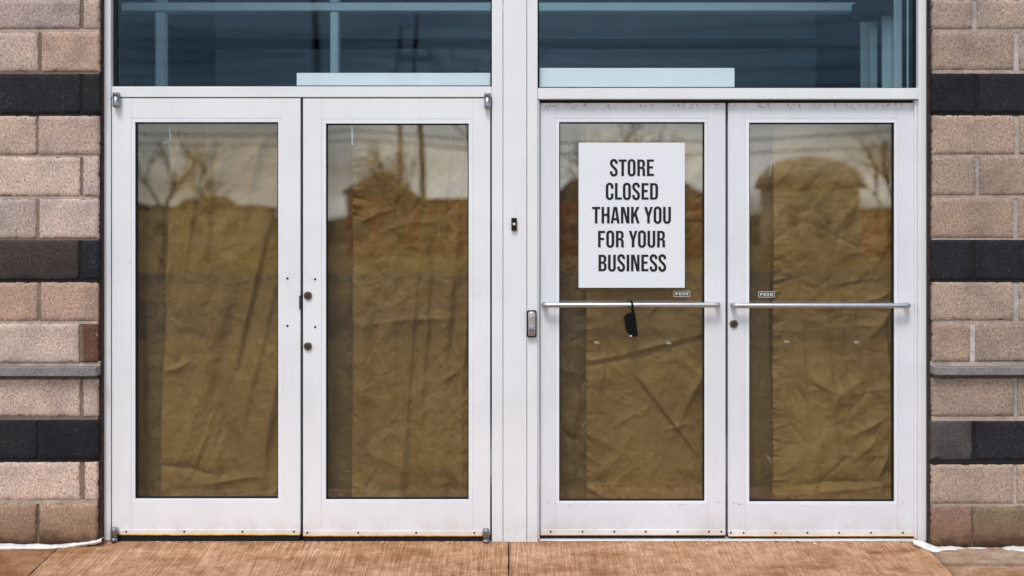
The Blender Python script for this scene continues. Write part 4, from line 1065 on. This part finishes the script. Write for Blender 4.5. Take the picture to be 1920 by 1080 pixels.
b = MB(); b.lathe((kx, -kL-2.4, -0.24), (0, 0, 1), [(0, 2.2), (rz(352, 40)+.2, 2.2)], 32); b.build('wall', M['cream_wall'], kd)
b = MB(); b.lathe((kx, -kL-2.4, rz(350, 40)), (0, 0, 1), [(0, 2.52), (0.14, 2.52)], 32); b.build('cornice', M['roof'], kd)
b = MB(); b.lathe((kx, -kL-2.4, rz(350, 40)+.145), (0, 0, 1), [(0, 2.48), (0.45, 2.3), (0.85, 1.9), (1.15, 1.3), (1.3, 0.7), (1.36, 0.2)], 32); b.build('dome', M['cream_wall'], kd)
for k, a_ in enumerate((60, 90, 120)):
    b = MB(); q_ = Vector((math.cos(R(a_)), math.sin(R(a_)), 0)); c_ = Vector((kx, -kL-2.4, 0))+q_*2.2
    b.box(c_.x-.35, c_.x+.35, c_.y-.06, c_.y+.06, 1.2, 2.6, .01); b.build('window', M['win'], kd)
# pole and overhead lines
sl = thing('street_lamp', (rx(584, 24), -24, -0.2), 'tall dark steel lamp post reflected in the left transom', 'lamp post')
b = MB(); xx = rx(584, 24); b.tube([(xx, -24, -0.2), (xx, -24, 4), (xx, -24, 11)], [0.13, 0.105, 0.08], 12); b.build('pole', M['steel'], sl)
b = MB(); b.box(xx-0.3, xx+0.3, -23.9, -22.6, 10.9, 11.1, 0.03); b.build('lamp_head', M['steel'], sl)
def upole(label, px, top, L, lean=0.0):
    x = rx(px, L); h = rz(top, L); o = thing('utility_pole', (x, -L, -0.24), label, 'utility pole', 'wooden utility poles')
    b = MB(); b.tube([(x+lean, -L, -0.24), (x+lean*.4, -L, h*.5), (x, -L, h)], [0.2, 0.17, 0.12], 10); b.build('pole', M['wood'], o)
    b = MB(); b.box(x-1.2, x+1.2, -L+.12, -L+.24, h-3.2, h-3.0, 0.01); b.build('crossarm', M['wood'], o)
    for q in (-1.05, -.45, .45, 1.05):
        b = MB(); b.lathe((x+q, -L+.18, h-3.0), (0, 0, 1), [(0, .05), (.1, .08), (.2, .05)], 8); b.build('insulator', M['pale'], o)
    b = MB(); b.lathe((x-.5, -L+.1, h-5.6), (0, 0, 1), [(0, .24), (.1, .27), (.9, .27), (1.0, .2)], 14); b.build('transformer', M['steel'], o)
    return x, h
upole('wooden utility pole reflected near the centre of the left transom', 783, 20, 56, 0.5)
upole('farther thin utility pole reflected beside the first one', 752, 40, 84)
def wire(label, pts, r=0.022):
    b = MB(); P = []
    for (a, c) in zip(pts, pts[1:]):
        for k in range(16):
            u = k/16; p = Vector(a).lerp(Vector(c), u); p.z -= (Vector(a)-Vector(c)).length*0.03*4*u*(1-u); P.append(p)
    P.append(Vector(pts[-1])); b.tube(P, r, 6)
    tag(b.build('overhead_wire', M['steel'], None, tuple(pts[0])), label, 'wire', 'overhead wires across the street')
for i, (L, py, rr_) in enumerate(((24, 60, .014), (25, 96, .018), (26, 118, .014), (30, 142, .02), (56, 45, .03), (56, 85, .035), (50, 245, .045), (48, 262, .04))):
    z = rz(py, L); wire('thin overhead wire reflected as a dark sagging line in the glass', [(-34, -L-2-i % 3, z+1.6), (rx(783, L) if L == 56 else rx(584, L)+i*0.3, -L, z), (30, -L+3, z+1.0-0.3*(i % 3))], rr_)
# bare trees
def bare_tree(label, px, L, h, seed):
    r = random.Random(seed); x = rx(px, L)
    o = thing('bare_tree', (x, -L, -0.24), label, 'tree', 'bare trees across the street')
    tk, cr = MB(), MB()
    def limb(p, d, ln, rad, lev, target):
        pts = [p]; q = Vector(p); dd = Vector(d)
        for k in range(4):
            dd = (dd+Vector((r.gauss(0, .13), r.gauss(0, .13), r.gauss(.05, .08)))).normalized(); q = q+dd*ln/4; pts.append(q.copy())
        target.tube(pts, [rad, rad*.88, rad*.76, rad*.66, rad*.55], 5 if lev else 8, False)
        if lev < 4:
            for k in range(4 if lev < 3 else 3):
                i = r.choice((2, 3, 4, 4)); ang = r.uniform(.35, .8); az = r.uniform(0, 6.28)
                s = dd.orthogonal().normalized(); t_ = dd.cross(s)
                nd = dd*math.cos(ang)+(s*math.cos(az)+t_*math.sin(az))*math.sin(ang)
                limb(pts[i], nd, ln*r.uniform(.55, .78), rad*.52, lev+1, cr)
    limb(Vector((x, -L, -0.24)), Vector((r.gauss(0, .05), 0, 1)), h*.38, h*.022, 0, tk)
    tk.build('trunk', M['bark'], o); cr.build('crown', M['bark'], o)
bare_tree('bare tree reflected in the left half of the leftmost door', 300, 42, 7.2, 1)
bare_tree('bare tree reflected in the middle of the leftmost door', 390, 52, 7.0, 2)
bare_tree('large bare tree reflected at the right of the left transom', 880, 30, 9.5, 3)
bare_tree('bare tree reflected in the middle of the two-lock door', 745, 46, 7.5, 4)
bare_tree('bare tree reflected behind the closed sign', 1180, 40, 8.5, 5)
bare_tree('bare tree reflected at the right side of the rightmost door', 1690, 44, 8.0, 6)
